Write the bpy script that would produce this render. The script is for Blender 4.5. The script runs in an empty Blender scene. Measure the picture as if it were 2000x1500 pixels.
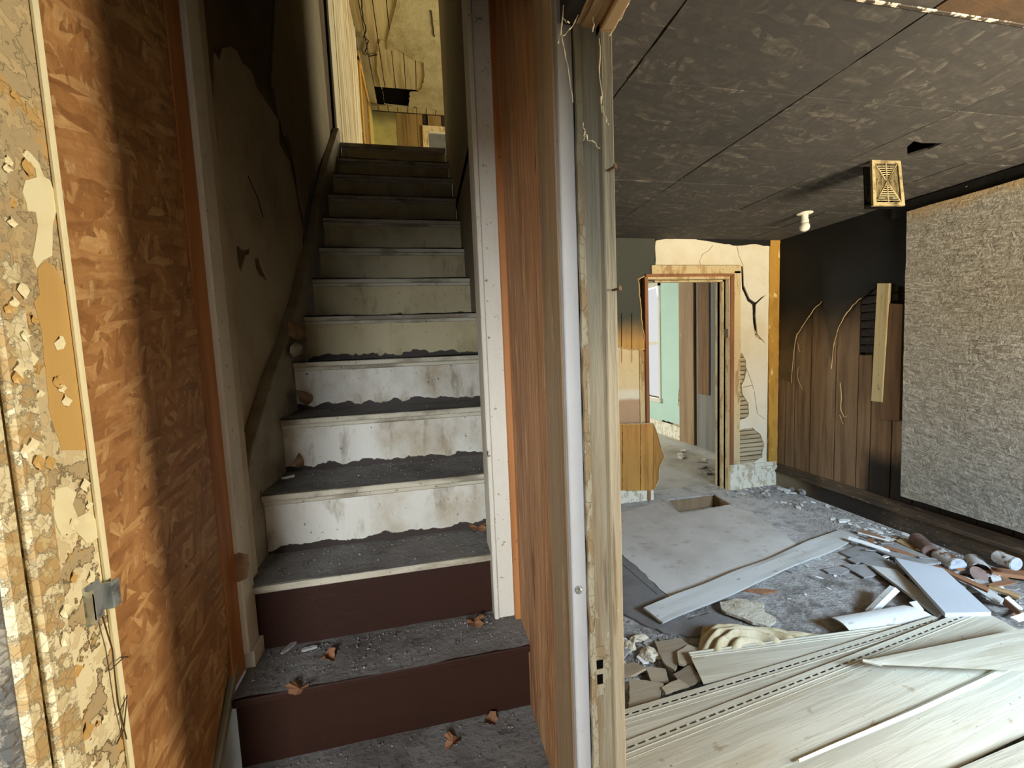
import bpy, bmesh, math, random
import numpy as np
from mathutils import Vector, Matrix
from mathutils.geometry import tessellate_polygon
from mathutils import noise as mnoise

S = bpy.context.scene
COL = S.collection
rng = random.Random(7)
R = math.radians

# ------------------------------------------------------------------ camera
CAM = Vector((0, 0, 1.43)); F = 820.06
YAW, PIT, ROL = R(11.72388), R(-4.80241), R(2.34392)
_f = Vector((math.sin(YAW)*math.cos(PIT), math.cos(YAW)*math.cos(PIT), math.sin(PIT)))
_r = Vector((math.cos(YAW), -math.sin(YAW), 0)); _d = _f.cross(_r)
RT = _r*math.cos(ROL) + _d*math.sin(ROL); DN = -_r*math.sin(ROL) + _d*math.cos(ROL)
cam = bpy.data.cameras.new('camera'); co = bpy.data.objects.new('camera', cam); COL.objects.link(co)
cam.sensor_fit = 'HORIZONTAL'; cam.sensor_width = 36; cam.lens = F/2000*36; cam.clip_start = .02
m = Matrix((RT, -DN, -_f)).transposed().to_4x4(); m.translation = CAM
co.matrix_world = m
S.camera = co

# ------------------------------------------------------------------ exposure, sky, daylight
vs = S.view_settings
vs.view_transform = 'Standard'; vs.look = 'None'; vs.gamma = 1; vs.exposure = 0.0; vs.use_curve_mapping = False
w = bpy.data.worlds.new('world'); S.world = w; w.use_nodes = True
bg = w.node_tree.nodes['Background']; bg.inputs[0].default_value = (.93, .96, 1, 1); bg.inputs[1].default_value = .85

def area(name, loc, target, sx, sy, power, col):
    l = bpy.data.lights.new(name, 'AREA'); l.shape = 'RECTANGLE'; l.size = sx; l.size_y = sy
    l.energy = power; l.color = col
    o = bpy.data.objects.new(name, l); COL.objects.link(o); o.location = loc
    o.rotation_euler = (Vector(target)-Vector(loc)).to_track_quat('-Z', 'Y').to_euler()
    return o
COOL = (.58, .78, 1.0); WARM = (1.0, .86, .64); NEUT = (1, .93, .82)
# sky and sunlit ground seen through the openings, and one added fill
area('daylight_front_sky', (2.9, -2.6, 3.3), (2.3, 2.6, .2), 3.0, 1.8, 1750, COOL)
area('daylight_front_ground', (2.7, -2.4, .1), (2.4, 2.6, 2.0), 2.6, 1.4, 1150, WARM)
area('daylight_side_window', (4.1, -.27, 1.25), (-.3, .72, 1.25), .34, 1.5, 195, WARM)
area('daylight_front_opening_sky', (-.88, -2.4, 1.9), (-.12, 1.3, 1.1), .75, 1.1, 140, (.84, .92, 1.0))  # through the unseen front opening; set left to keep off the left wall
area('daylight_front_opening_ground', (-.28, -.29, 1.15), (-.1, 1.6, 1.1), .4, .8, .5, (1, .92, .78))
area('daylight_back_room_window', (4.3, 6.2, 1.7), (1.5, 5.0, .9), 1.0, 1.9, 150, (.95, 1, .93))
area('fill_back_room_left', (-.6, 5.9, 1.7), (3.6, 5.6, 1.2), 1.4, 1.6, 150, (.97, 1, .95))  # added fill from an unseen opening, brightens the green room
area('daylight_upstairs_window', (3.1, 5.4, 4.3), (-.57, 5.0, 4.3), 1.2, 1.4, 120, (1.0, .90, .66))

# ------------------------------------------------------------------ materials
def lin(c):
    c = [v/255 for v in c[:3]]
    return tuple((v/12.92 if v <= .04045 else ((v+.055)/1.055)**2.4) for v in c) + (1,)

class G:
    def __init__(s, name):
        s.m = bpy.data.materials.new(name); s.m.use_nodes = True; s.t = s.m.node_tree
        s.p = s.t.nodes['Principled BSDF']
        s._pos = s._obj = s._inf = None
    def n(s, typ, **k):
        x = s.t.nodes.new(typ)
        for a, v in k.items(): setattr(x, a, v)
        return x
    def l(s, a, b): s.t.links.new(a, b)
    def set(s, sock, v):
        if hasattr(v, 'is_output') or isinstance(v, bpy.types.NodeSocket): s.l(v, sock)
        else: sock.default_value = v
    def obj(s):
        if not s._obj: s._obj = s.n('ShaderNodeTexCoord').outputs['Object']
        return s._obj
    def pos(s):
        if not s._pos: s._pos = s.n('ShaderNodeNewGeometry').outputs['Position']
        return s._pos
    def rand(s):
        if not s._inf: s._inf = s.n('ShaderNodeObjectInfo').outputs['Random']
        return s._inf
    def math(s, op, a, b=0, clamp=False):
        x = s.n('ShaderNodeMath', operation=op, use_clamp=clamp); s.set(x.inputs[0], a); s.set(x.inputs[1], b); return x.outputs[0]
    def rng(s, v, lo, hi):
        x = s.n('ShaderNodeMapRange', interpolation_type='SMOOTHSTEP'); s.set(x.inputs[0], v); x.inputs[1].default_value = lo; x.inputs[2].default_value = hi
        if lo > hi:
            x.inputs[1].default_value = hi; x.inputs[2].default_value = lo; x.inputs[3].default_value = 1; x.inputs[4].default_value = 0
        return x.outputs[0]
    def mapped(s, stretch=(1, 1, 1), off=True, rot=(0, 0, 0)):
        x = s.n('ShaderNodeMapping'); s.l(s.obj(), x.inputs[0]); x.inputs['Scale'].default_value = stretch; x.inputs['Rotation'].default_value = rot
        if off:
            c = s.n('ShaderNodeCombineXYZ')
            for i in range(3): s.l(s.math('MULTIPLY', s.rand(), 7.3+3.1*i), c.inputs[i])
            s.l(c.outputs[0], x.inputs['Location'])
        return x.outputs[0]
    def mask(s, k):
        t = k[0]
        if t == 'n':      # noise: scale, lo, hi, stretch, detail
            x = s.n('ShaderNodeTexNoise'); s.l(s.mapped(k[4] if len(k) > 4 else (1, 1, 1)), x.inputs['Vector'])
            x.inputs['Scale'].default_value = k[1]; x.inputs['Detail'].default_value = k[5] if len(k) > 5 else 6; x.inputs['Roughness'].default_value = .62
            return s.rng(x.outputs[0], k[2], k[3])
        if t == 'v':      # cracks: scale, lo, hi, stretch
            x = s.n('ShaderNodeTexVoronoi', feature='DISTANCE_TO_EDGE')
            nz = s.n('ShaderNodeTexNoise'); nz.inputs['Scale'].default_value = k[1]*1.3; nz.inputs['Detail'].default_value = 3
            mp = s.mapped(k[4] if len(k) > 4 else (1, 1, 1)); s.l(mp, nz.inputs['Vector'])
            ad = s.n('ShaderNodeVectorMath', operation='MULTIPLY_ADD'); s.l(nz.outputs[1], ad.inputs[0]); ad.inputs[1].default_value = (.6/k[1],)*3; s.l(mp, ad.inputs[2])
            s.l(ad.outputs[0], x.inputs['Vector']); x.inputs['Scale'].default_value = k[1]
            return s.rng(x.outputs['Distance'], k[2], k[3])
        if t == 'c':      # voronoi cells, random value per cell: scale, lo, hi, stretch
            x = s.n('ShaderNodeTexVoronoi'); s.l(s.mapped(k[4] if len(k) > 4 else (1, 1, 1)), x.inputs['Vector']); x.inputs['Scale'].default_value = k[1]
            sp = s.n('ShaderNodeSeparateXYZ'); s.l(x.outputs['Color'], sp.inputs[0])
            return s.rng(sp.outputs[0], k[2], k[3])
        if t in 'XYZ':    # along a world axis: a, b, noise amplitude, noise scale
            sp = s.n('ShaderNodeSeparateXYZ'); s.l(s.pos(), sp.inputs[0]); v = sp.outputs['XYZ'.index(t)]
            if len(k) > 3:
                x = s.n('ShaderNodeTexNoise'); s.l(s.pos(), x.inputs['Vector']); x.inputs['Scale'].default_value = k[4]; x.inputs['Detail'].default_value = 6
                v = s.math('ADD', v, s.math('MULTIPLY', s.math('SUBTRACT', x.outputs[0], .5), k[3]*2))
            return s.rng(v, k[1], k[2])
        if t == 'o':      # along the object's own axis: axis, a, b, amp, scale
            sp = s.n('ShaderNodeSeparateXYZ'); s.l(s.obj(), sp.inputs[0]); v = sp.outputs['XYZ'.index(k[1])]
            x = s.n('ShaderNodeTexNoise'); s.l(s.mapped(), x.inputs['Vector']); x.inputs['Scale'].default_value = k[5]; x.inputs['Detail'].default_value = 6
            v = s.math('ADD', v, s.math('MULTIPLY', s.math('SUBTRACT', x.outputs[0], .5), k[4]*2))
            return s.rng(v, k[2], k[3])
        if t == 'r': return s.rng(s.rand(), k[1], k[2])
        if t == '*': return s.math('MULTIPLY', s.mask(k[1]), s.mask(k[2]))
        if t == '-': return s.math('SUBTRACT', 1, s.mask(k[1]))
        if t == 'w':      # wood grain rings: scale, stretch, distortion
            x = s.n('ShaderNodeTexWave', wave_type='BANDS', bands_direction=k[4]); s.l(s.mapped(k[2]), x.inputs['Vector']); x.inputs['Scale'].default_value = k[1]
            x.inputs['Distortion'].default_value = k[3]; x.inputs['Detail'].default_value = 3
            return x.outputs[1]
        if t == 's': return s.strand(k[1], k[2])[1]
    def mix(s, fac, a, b):
        x = s.n('ShaderNodeMix', data_type='RGBA'); s.set(x.inputs[0], fac); s.set(x.inputs[6], a); s.set(x.inputs[7], b); return x.outputs[2]
    def strand(s, plane, sc):
        """pressed wood flakes: layers of long random cells lying in the board's own plane"""
        key = ('st', plane, sc)
        if getattr(s, '_st', {}).get(key): return s._st[key]
        sp = s.n('ShaderNodeSeparateXYZ'); s.l(s.obj(), sp.inputs[0])
        c = s.n('ShaderNodeCombineXYZ'); s.l(sp.outputs['XYZ'.index(plane[0])], c.inputs[0]); s.l(sp.outputs['XYZ'.index(plane[1])], c.inputs[1])
        nz = s.n('ShaderNodeTexNoise'); nz.inputs['Scale'].default_value = 18*sc; nz.inputs['Detail'].default_value = 2; s.l(c.outputs[0], nz.inputs['Vector'])
        ad = s.n('ShaderNodeVectorMath', operation='MULTIPLY_ADD'); s.l(nz.outputs[1], ad.inputs[0]); ad.inputs[1].default_value = (.018/sc,)*3; s.l(c.outputs[0], ad.inputs[2])
        val = None
        for i, a in enumerate((12, 75, 140, 48, 105, 168)):
            mp = s.n('ShaderNodeMapping'); s.l(ad.outputs[0], mp.inputs[0]); mp.inputs['Rotation'].default_value = (0, 0, R(a)); mp.inputs['Location'].default_value = (i*3.7, i*1.9, 0)
            mp2 = s.n('ShaderNodeMapping'); s.l(mp.outputs[0], mp2.inputs[0]); mp2.inputs['Scale'].default_value = (8*sc, 38*sc, 1)
            v = s.n('ShaderNodeTexVoronoi', voronoi_dimensions='2D'); s.l(mp2.outputs[0], v.inputs['Vector']); v.inputs['Scale'].default_value = 1
            q = s.n('ShaderNodeSeparateXYZ'); s.l(v.outputs['Color'], q.inputs[0])
            # grain inside one flake
            g = s.n('ShaderNodeTexNoise'); s.l(mp2.outputs[0], g.inputs['Vector']); g.inputs['Scale'].default_value = 1.6; g.inputs['Detail'].default_value = 4
            h = s.math('ADD', s.math('MULTIPLY', q.outputs[0], .75), s.math('MULTIPLY', s.math('SUBTRACT', g.outputs[0], .35), .7))
            if val is None: val = h
            else:
                k = s.rng(q.outputs[1], .52, .56)
                x = s.n('ShaderNodeMix', data_type='FLOAT'); s.l(k, x.inputs[0]); s.l(val, x.inputs[2]); s.l(h, x.inputs[3]); val = x.outputs[0]
        s._st = getattr(s, '_st', {}); s._st[key] = (None, val)
        return s._st[key]

def mk(name, base, layers=(), rough=.8, bump=(), metal=0, spec=.3, trans=0, vary=0):
    g = G(name)
    if base[0] == 'osb':
        v = g.strand(base[1], base[2]); cr = g.n('ShaderNodeValToRGB'); g.l(v[1], cr.inputs[0])
        e = cr.color_ramp.elements; cs = base[3]
        while len(e) < len(cs): e.new(.5)
        for i, c in enumerate(cs): e[i].position = i/(len(cs)-1)*.95; e[i].color = lin(c)
        c = cr.outputs[0]
    else: c = lin(base)
    for k in layers:
        f = g.mask(k[0])
        if len(k) > 2: f = g.math('MULTIPLY', f, k[2])
        c = g.mix(f, c, lin(k[1]))
    if vary:
        h = g.n('ShaderNodeHueSaturation'); g.set(h.inputs['Color'], c)
        g.l(g.math('ADD', g.math('MULTIPLY', g.rand(), 2*vary), 1-vary), h.inputs['Value']); c = h.outputs[0]
    g.set(g.p.inputs['Base Color'], c)
    g.p.inputs['Roughness'].default_value = rough; g.p.inputs['Metallic'].default_value = metal
    g.p.inputs['Specular IOR Level'].default_value = spec
    if trans: g.p.inputs['Transmission Weight'].default_value = trans
    if bump:
        tot = None
        for k, a in bump:
            v = g.math('MULTIPLY', g.mask(k), a); tot = v if tot is None else g.math('ADD', tot, v)
        b = g.n('ShaderNodeBump'); b.inputs['Strength'].default_value = 1; b.inputs['Distance'].default_value = 1
        g.l(tot, b.inputs['Height']); g.l(b.outputs[0], g.p.inputs['Normal'])
    return g.m

GX, GY, GZ = (.06, 1, 1), (1, .06, 1), (1, 1, .06)     # grain running along one axis
M = {}
M['osb_left'] = mk('osb_left', ('osb', 'YZ', 2.0, [(128, 86, 48), (154, 108, 62), (170, 124, 76), (198, 160, 108)]),
    [(('n', 6, .42, .75), (122, 80, 44), .7), (('n', 50, .60, .72, (1, 1, .5)), (216, 186, 136), .5), (('n', 34, .62, .70, (1, 1, .4)), (94, 54, 24), .6)], .6, [(('s', 'YZ', 2.0), .001), (('n', 40, .35, .65), .001)], spec=.4)
M['osb_right'] = mk('osb_right', (188, 142, 100),
    [(('n', 9, .35, .7, (1, 1, .12)), (146, 100, 64)), (('n', 40, .5, .72, (1, 1, .10)), (212, 172, 126), .8), (('n', 26, .6, .7, (1, 1, .15)), (104, 64, 38), .8)], .65, [(('n', 40, .3, .7, (1, 1, .1)), .002)])
M['osb_grey'] = mk('osb_grey', ('osb', 'YZ', 3.4, [(128, 121, 107), (160, 154, 140), (182, 177, 163), (216, 212, 200)]),
    [(('n', 3, .5, .8), (160, 150, 128), .4), (('n', 70, .60, .70), (92, 85, 72), .6), (('n', 90, .62, .72), (226, 222, 210), .5), (('Z', 2.16, 2.26, .06, 8), (200, 164, 104), .6)], .8, [(('s', 'YZ', 3.4), .002), (('n', 60, .35, .65), .0025)])
M['ceil_osb'] = mk('ceil_osb', ('osb', 'XY', 1.1, [(60, 58, 55), (65, 62, 58), (70, 67, 62), (76, 72, 66), (112, 106, 95)]),
    [(('n', 1.3, .45, .75), (54, 53, 51), .75), (('n', 30, .40, .60), (60, 57, 54), .6), (('n', 55, .70, .74), (160, 152, 136), .5)], .85, [(('s', 'XY', 1.1), .0016)], vary=.08)
M['trim_orange'] = mk('trim_orange', (184, 124, 72), [(('n', 14, .4, .7, GZ), (140, 86, 46)), (('n', 60, .66, .72), (60, 34, 18), .7)], .6, [(('n', 30, .3, .7, GZ), .001)])
M['paint_white'] = mk('paint_white', (214, 208, 192), [(('n', 5, .5, .75, (1, 1, .3)), (176, 164, 138), .7), (('n', 50, .64, .7), (96, 78, 60), .8), (('n', 9, .70, .74), (84, 56, 36))], .55, [(('n', 30, .3, .7), .0012)])
M['paint_blue'] = mk('paint_blue', (190, 190, 190), [(('n', 6, .5, .8, (1, 1, .3)), (150, 150, 156), .6), (('n', 45, .68, .72), (96, 84, 80), .8), (('Z', 1.55, 1.9, .1, 3), (112, 104, 92), .8)], .5, [(('n', 20, .3, .7), .001)])
M['board_tan'] = mk('board_tan', (152, 128, 98), [(('n', 10, .4, .75, GZ), (122, 98, 72)), (('n', 30, .6, .72, (1, 1, .3)), (182, 162, 132), .6)], .6, [(('n', 40, .3, .7, GZ), .001)])
CRM, TAN, OCH = (232, 222, 184), (176, 154, 112), (198, 160, 98)
M['jamb_peel'] = mk('jamb_peel', (180, 162, 126),
    [(('n', 12, .54, .57), OCH, .8), (('*', ('n', 22, .47, .49), ('Z', 1.62, 1.0, .2, 3)), CRM), (('*', ('*', ('n', 22, .445, .462), ('-', ('n', 22, .462, .478))), ('Z', 1.5, 1.0, .2, 3)), (92, 72, 46), .9), (('n', 44, .54, .57), (206, 184, 138), .6), (('n', 60, .68, .72), (80, 62, 42), .7)], .62,
    [(('n', 22, .46, .49), .0016), (('n', 44, .52, .57), .0006)])
M['jamb_alligator'] = mk('jamb_alligator', (226, 216, 180),
    [(('n', 26, .50, .53), (186, 158, 110)), (('*', ('n', 26, .475, .49), ('-', ('n', 26, .49, .505))), (110, 88, 60), .8), (('n', 50, .54, .57), (206, 190, 146), .8), (('v', 60, .04, .0), (120, 100, 72), .5), (('Z', 1.45, 1.75, .1, 4), (180, 164, 130), .85)], .6, [(('v', 60, 0, .1), .0006), (('n', 26, .49, .53), -.0016)])
M['casing_grey'] = mk('casing_grey', (96, 93, 88), [(('n', 20, .50, .56), (142, 136, 122)), (('v', 60, .06, .0), (84, 76, 66), .8)], .65, [(('v', 60, 0, .2), .0016), (('n', 20, .5, .56), .0016)])
M['paint_cream'] = mk('paint_cream', (236, 228, 190), [(('n', 14, .5, .72), (222, 206, 160), .6)], .55, [(('n', 30, .3, .7), .0006)])
M['paint_ochre'] = mk('paint_ochre', (200, 164, 100), [(('n', 8, .45, .75, (1, 1, .3)), (184, 146, 88), .6), (('n', 60, .7, .74), (120, 90, 50), .6)], .6)
M['post_wood'] = mk('post_wood', (184, 172, 146),
    [(('n', 20, .44, .62, GZ), (150, 126, 90), .8), (('n', 70, .55, .7, GZ), (92, 72, 48), .6), (('Z', 1.30, 1.70, .12, 3), (110, 114, 104), .7), (('*', ('n', 40, .6, .64, (1, 1, .4)), ('Z', 1.1, .8, .1, 5)), (226, 214, 180), .8)], .62, [(('n', 70, .3, .7, GZ), .0016)])  # grey upper part: shade at the post's top put into the colour
M['post_edge'] = mk('post_edge', (190, 178, 150),
    [(('n', 50, .5, .56, (1, 1, .3)), (164, 134, 92), .8), (('v', 70, .05, .0, (1, 1, .5)), (104, 82, 54), .6), (('Z', 1.5, 1.8, .1, 4), (112, 108, 92), .8)], .6, [(('n', 50, .5, .56, (1, 1, .3)), .001)])  # darker top carries the same painted shade as the post
M['post_dark'] = mk('post_dark', (44, 38, 32), [], .9)
M['trim_flaked'] = mk('trim_flaked', (60, 52, 42), [(('n', 24, .5, .56), (210, 200, 178))], .7)
M['ceil_brown'] = mk('ceil_brown', (92, 70, 46), [(('n', 5, .4, .7), (60, 48, 36), .8), (('n', 18, .66, .70), (206, 186, 150))], .8, [(('s', 'XY', .9), .003)])
M['header'] = mk('header', (176, 146, 108), [(('n', 30, .5, .56, GY), (222, 210, 180)), (('n', 16, .55, .6, GY), (110, 76, 46))], .65, [(('n', 30, .45, .56, GY), .003)])
M['riser_white'] = mk('riser_white', (206, 202, 190),
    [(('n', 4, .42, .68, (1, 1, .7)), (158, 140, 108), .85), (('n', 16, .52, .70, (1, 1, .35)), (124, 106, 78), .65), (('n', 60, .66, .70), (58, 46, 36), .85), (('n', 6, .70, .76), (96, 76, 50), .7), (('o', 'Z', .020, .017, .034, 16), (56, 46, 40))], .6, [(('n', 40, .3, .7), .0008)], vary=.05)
M['riser_tan'] = mk('riser_tan', (190, 176, 138),  # khaki of the upper risers, also darkened for the light falling off
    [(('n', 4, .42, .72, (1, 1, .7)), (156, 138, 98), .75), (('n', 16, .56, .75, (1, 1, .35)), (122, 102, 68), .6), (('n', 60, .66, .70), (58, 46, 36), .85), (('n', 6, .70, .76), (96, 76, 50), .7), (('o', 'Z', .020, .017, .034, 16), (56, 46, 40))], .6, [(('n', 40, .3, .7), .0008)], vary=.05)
M['riser_brown'] = mk('riser_brown', (48, 24, 13), [(('n', 5, .5, .8), (36, 19, 10), .7), (('n', 90, .73, .76), (160, 140, 120), .8)], .6, [(('n', 40, .3, .7), .0006)], spec=.25)
M['tread_dust'] = mk('tread_dust', (122, 119, 115),
    [(('n', 5, .42, .70), (86, 82, 78), .85), (('n', 30, .55, .74), (64, 59, 55), .7), (('n', 75, .66, .72), (196, 192, 182), .6), (('n', 14, .63, .7), (118, 98, 90), .5)], .95, [(('n', 60, .3, .8), .002)], spec=.1)
M['nosing'] = mk('nosing', (192, 184, 162), [(('n', 12, .45, .65, (.3, 1, 1)), (112, 98, 80), .8), (('n', 70, .62, .68), (60, 50, 42), .8)], .65, [(('n', 40, .3, .7), .001)])
M['skirt'] = mk('skirt', (152, 142, 120), [(('n', 6, .4, .7), (118, 106, 86), .8), (('n', 30, .62, .7), (84, 66, 48), .8)], .65, [(('n', 20, .3, .7), .001)])
M['baseboard_green'] = mk('baseboard_green', (150, 146, 128), [(('n', 5, .4, .7), (116, 108, 88), .8), (('n', 50, .66, .7), (80, 66, 50), .8)], .6)
M['plaster_stair'] = mk('plaster_stair', (196, 184, 158), [(('n', 2.2, .4, .75), (156, 142, 116), .8), (('n', 10, .55, .78, (1, 1, .3)), (116, 100, 78), .6), (('n', 70, .7, .74), (70, 56, 42), .7)], .85, [(('n', 12, .3, .7), .002)])
M['plaster_bare'] = mk('plaster_bare', (128, 112, 84), [(('n', 3, .4, .7), (98, 82, 60), .8), (('n', 14, .6, .7), (60, 46, 34), .6), (('Z', 2.2, 2.9, .25, 2), (58, 42, 28), .6)], .9, [(('n', 20, .3, .7), .003)])  # dark brown towards the top: the unlit stairwell put into the colour
M['plaster_right'] = mk('plaster_right', (150, 138, 114), [(('n', 2, .4, .75), (120, 108, 84), .8)], .85, [(('n', 14, .3, .7), .0015)])
M['dark_wood'] = mk('dark_wood', (52, 38, 28), [(('n', 8, .4, .7), (34, 26, 20))], .85)
M['dark'] = mk('dark', (16, 14, 12), [], .95, spec=.05)
M['floor'] = mk('floor', (204, 202, 198),
    [(('n', 1.5, .42, .72), (172, 168, 160), .8), (('n', 7, .48, .68), (140, 134, 126), .6), (('n', 22, .54, .68), (120, 114, 106), .55), (('n', 60, .60, .70), (90, 84, 78), .7), (('n', 26, .66, .72), (222, 220, 216), .7),
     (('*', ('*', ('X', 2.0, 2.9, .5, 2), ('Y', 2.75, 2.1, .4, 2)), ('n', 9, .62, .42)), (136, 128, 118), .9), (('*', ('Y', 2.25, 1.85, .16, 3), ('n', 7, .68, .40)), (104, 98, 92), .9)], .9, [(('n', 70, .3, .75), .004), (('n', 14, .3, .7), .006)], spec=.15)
M['floor_sheet'] = mk('floor_sheet', (204, 200, 192), [(('n', 2, .42, .72), (178, 172, 162), .8), (('n', 12, .55, .75), (150, 142, 130), .6), (('n', 70, .66, .72), (104, 96, 86), .8)], .8, [(('n', 50, .3, .75), .001)], spec=.2)
M['floor_dark'] = mk('floor_dark', (122, 119, 116), [(('n', 6, .4, .7), (104, 100, 96)), (('n', 60, .68, .74), (170, 166, 160), .7)], .9, [(('n', 50, .3, .75), .001)])
M['floor_back'] = mk('floor_back', (186, 182, 170), [(('n', 3, .42, .72), (150, 144, 128), .8), (('n', 30, .6, .7), (110, 102, 90), .7)], .85, [(('n', 40, .3, .75), .002)])
SOOT = (20, 20, 20)
M['plank_brown'] = mk('plank_brown', (142, 116, 88),
    [(('n', 24, .42, .66, GZ), (106, 82, 58), .8), (('n', 60, .6, .7), (160, 140, 114), .4), (('Z', 1.25, 1.8, .14, 3), SOOT, .97), (('*', ('Y', 2.66, 2.52, .06, 5), ('Z', .62, .42, .08, 4)), (24, 22, 20), .95)], .75, [(('n', 40, .3, .7, GZ), .0015)], vary=.09)
M['soot_panel'] = mk('soot_panel', (28, 28, 27), [(('Z', 1.78, 1.12, .16, 3), (118, 98, 68), .9), (('n', 6, .5, .8), (24, 24, 23), .5)], .75, [(('n', 6, .3, .7), .002)], spec=.25)
M['soot_black'] = mk('soot_black', (22, 21, 20), [(('n', 8, .55, .75), (40, 36, 32), .7), (('n', 22, .72, .74), (196, 160, 112))], .75, [(('n', 20, .3, .7), .002)])
M['base_soot'] = mk('base_soot', (70, 60, 50), [(('n', 7, .45, .7, (1, .2, 1)), (112, 98, 78), .7), (('n', 60, .62, .67), (196, 186, 166), .7), (('Y', 2.95, 3.25, .1, 4), (160, 146, 118), .75), (('*', ('Y', 2.3, 2.5, .1, 4), ('Y', 3.05, 2.85, .1, 4)), (24, 23, 22), .8), (('*', ('n', 12, .5, .6, (1, .3, 1)), ('Y', 2.2, 1.9, .1, 3)), (116, 98, 76), .7)], .7, [(('n', 30, .3, .7, (1, .3, 1)), .003)])
M['cap_soot'] = mk('cap_soot', (92, 78, 62), [(('n', 7, .42, .66, (1, .15, 1)), (58, 48, 40), .85), (('n', 40, .6, .66, (1, .3, 1)), (150, 130, 100), .6)], .65, [(('n', 30, .3, .7, (1, .2, 1)), .002)])
M['board_white'] = mk('board_white', (196, 180, 136), [(('n', 14, .45, .7, GZ), (150, 132, 92), .7), (('n', 40, .62, .68, (1, 1, .4)), (64, 52, 38), .7)], .65, [(('n', 30, .3, .7), .001)])
M['board_brown'] = mk('board_brown', (122, 94, 66), [(('n', 20, .42, .66, GZ), (88, 64, 42), .8), (('n', 70, .66, .7), (160, 140, 110), .5)], .75, [(('n', 40, .3, .7, GZ), .001)])
M['paper_edge'] = mk('paper_edge', (206, 180, 132), [(('n', 30, .5, .7), (150, 120, 80), .7)], .8)
M['plaster_cream'] = mk('plaster_cream', (236, 230, 208), [(('n', 3, .42, .72), (222, 206, 166), .7), (('n', 12, .6, .8), (242, 236, 214), .6), (('n', 70, .7, .75), (140, 120, 92), .5)], .85, [(('n', 8, .3, .7), .004)])
M['plaster_low'] = mk('plaster_low', (234, 216, 172), [(('Z', 1.0, .93, .05, 5), (192, 160, 128), .95), (('*', ('Z', .92, .96, .03, 6), ('Z', 1.05, 1.01, .03, 6)), (240, 234, 212)), (('n', 8, .6, .8), (206, 178, 132), .6)], .85, [(('n', 10, .3, .7), .003)])
M['panel_soot'] = mk('panel_soot', (206, 164, 98), [(('n', 16, .42, .68, GZ), (176, 130, 70), .7), (('Z', 1.42, 1.66, .05, 4), (62, 70, 66), .97)], .7, [(('n', 6, .3, .7), .002)])
M['panel_wood'] = mk('panel_wood', (198, 146, 72), [(('n', 14, .40, .66, (1, 1, .07)), (150, 100, 42), .85), (('n', 40, .6, .72, (1, 1, .1)), (112, 70, 28), .5)], .6, [(('n', 40, .3, .7, GZ), .001)], spec=.35, vary=.06)
M['base_peel'] = mk('base_peel', (232, 226, 206), [(('n', 24, .56, .60, (1, 1, .6)), (196, 180, 146)), (('*', ('n', 24, .535, .55, (1, 1, .6)), ('-', ('n', 24, .55, .565, (1, 1, .6)))), (130, 112, 86), .7), (('n', 70, .66, .7), (120, 104, 80), .7)], .65, [(('n', 24, .53, .6, (1, 1, .6)), -.002)])
M['lath'] = mk('lath', (196, 180, 146), [(('n', 20, .42, .7, GX), (150, 128, 94), .8)], .8, [(('n', 40, .3, .7, GX), .001)], vary=.08)
M['casing_cream'] = mk('casing_cream', (220, 200, 152), [(('n', 16, .5, .62, (1, 1, .3)), (176, 140, 90), .8), (('n', 50, .62, .67), (110, 74, 44), .8)], .6, [(('n', 30, .4, .6), .002)])
M['wood_red'] = mk('wood_red', (160, 110, 74), [(('n', 16, .42, .7, GZ), (122, 78, 50), .8)], .6)
M['gold_paper'] = mk('gold_paper', (196, 150, 66), [(('n', 12, .45, .7, (1, 1, .4)), (160, 116, 44), .7), (('n', 20, .62, .66, (1, 1, .4)), (240, 214, 150))], .6, [(('n', 14, .3, .7, (1, 1, .4)), .004)])
M['green'] = mk('green', (180, 208, 192), [(('n', 3, .42, .75), (186, 214, 200), .7), (('n', 30, .68, .74), (130, 158, 142), .5), (('n', 12, .74, .76), (150, 120, 90))], .7, [(('n', 12, .3, .7), .002)])
M['wall_grey'] = mk('wall_grey', (128, 126, 118), [(('n', 6, .42, .7, GZ), (104, 100, 90), .8), (('n', 50, .62, .7, (1, 1, .3)), (150, 148, 138), .6)], .8, [(('n', 30, .3, .7, GZ), .002)])
M['wall_plain'] = mk('wall_plain', (190, 176, 146), [(('n', 3, .4, .7), (164, 148, 116), .8)], .85)
M['glass'] = mk('glass', (255, 255, 255), [], .02, trans=1, spec=.5)
M['siding'] = mk('siding', (188, 182, 164),
    [(('n', 3, .45, .75, (.4, 1, 1)), (174, 166, 146), .7), (('n', 36, .48, .60, (.05, 1, 1)), (158, 150, 132), .38), (('n', 9, .58, .66, (.15, 1, 1)), (164, 152, 126), .5), (('n', 14, .63, .70, (.6, 1, 1)), (140, 120, 90), .65), (('n', 70, .68, .71), (70, 60, 50), .8)], .6,
    [(('n', 36, .4, .6, (.05, 1, 1)), .0007)], spec=.3, vary=.04)
M['board_pale'] = mk('board_pale', (190, 189, 183), [(('n', 5, .45, .75, (.4, 1, 1)), (176, 176, 172), .7), (('n', 26, .62, .7, (.5, 1, 1)), (130, 124, 116), .7), (('n', 70, .70, .73), (70, 64, 60), .8)], .6, [(('n', 20, .3, .7), .0012)], vary=.05)
M['panel_bluewhite'] = mk('panel_bluewhite', (188, 193, 198), [(('n', 6, .5, .8, (.3, 1, 1)), (178, 184, 190), .6)], .55, [(('n', 40, .3, .7, (.08, 1, 1)), .0006)])
M['edge_tan'] = mk('edge_tan', (170, 142, 102), [(('n', 20, .4, .7), (128, 98, 64))], .7)
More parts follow.
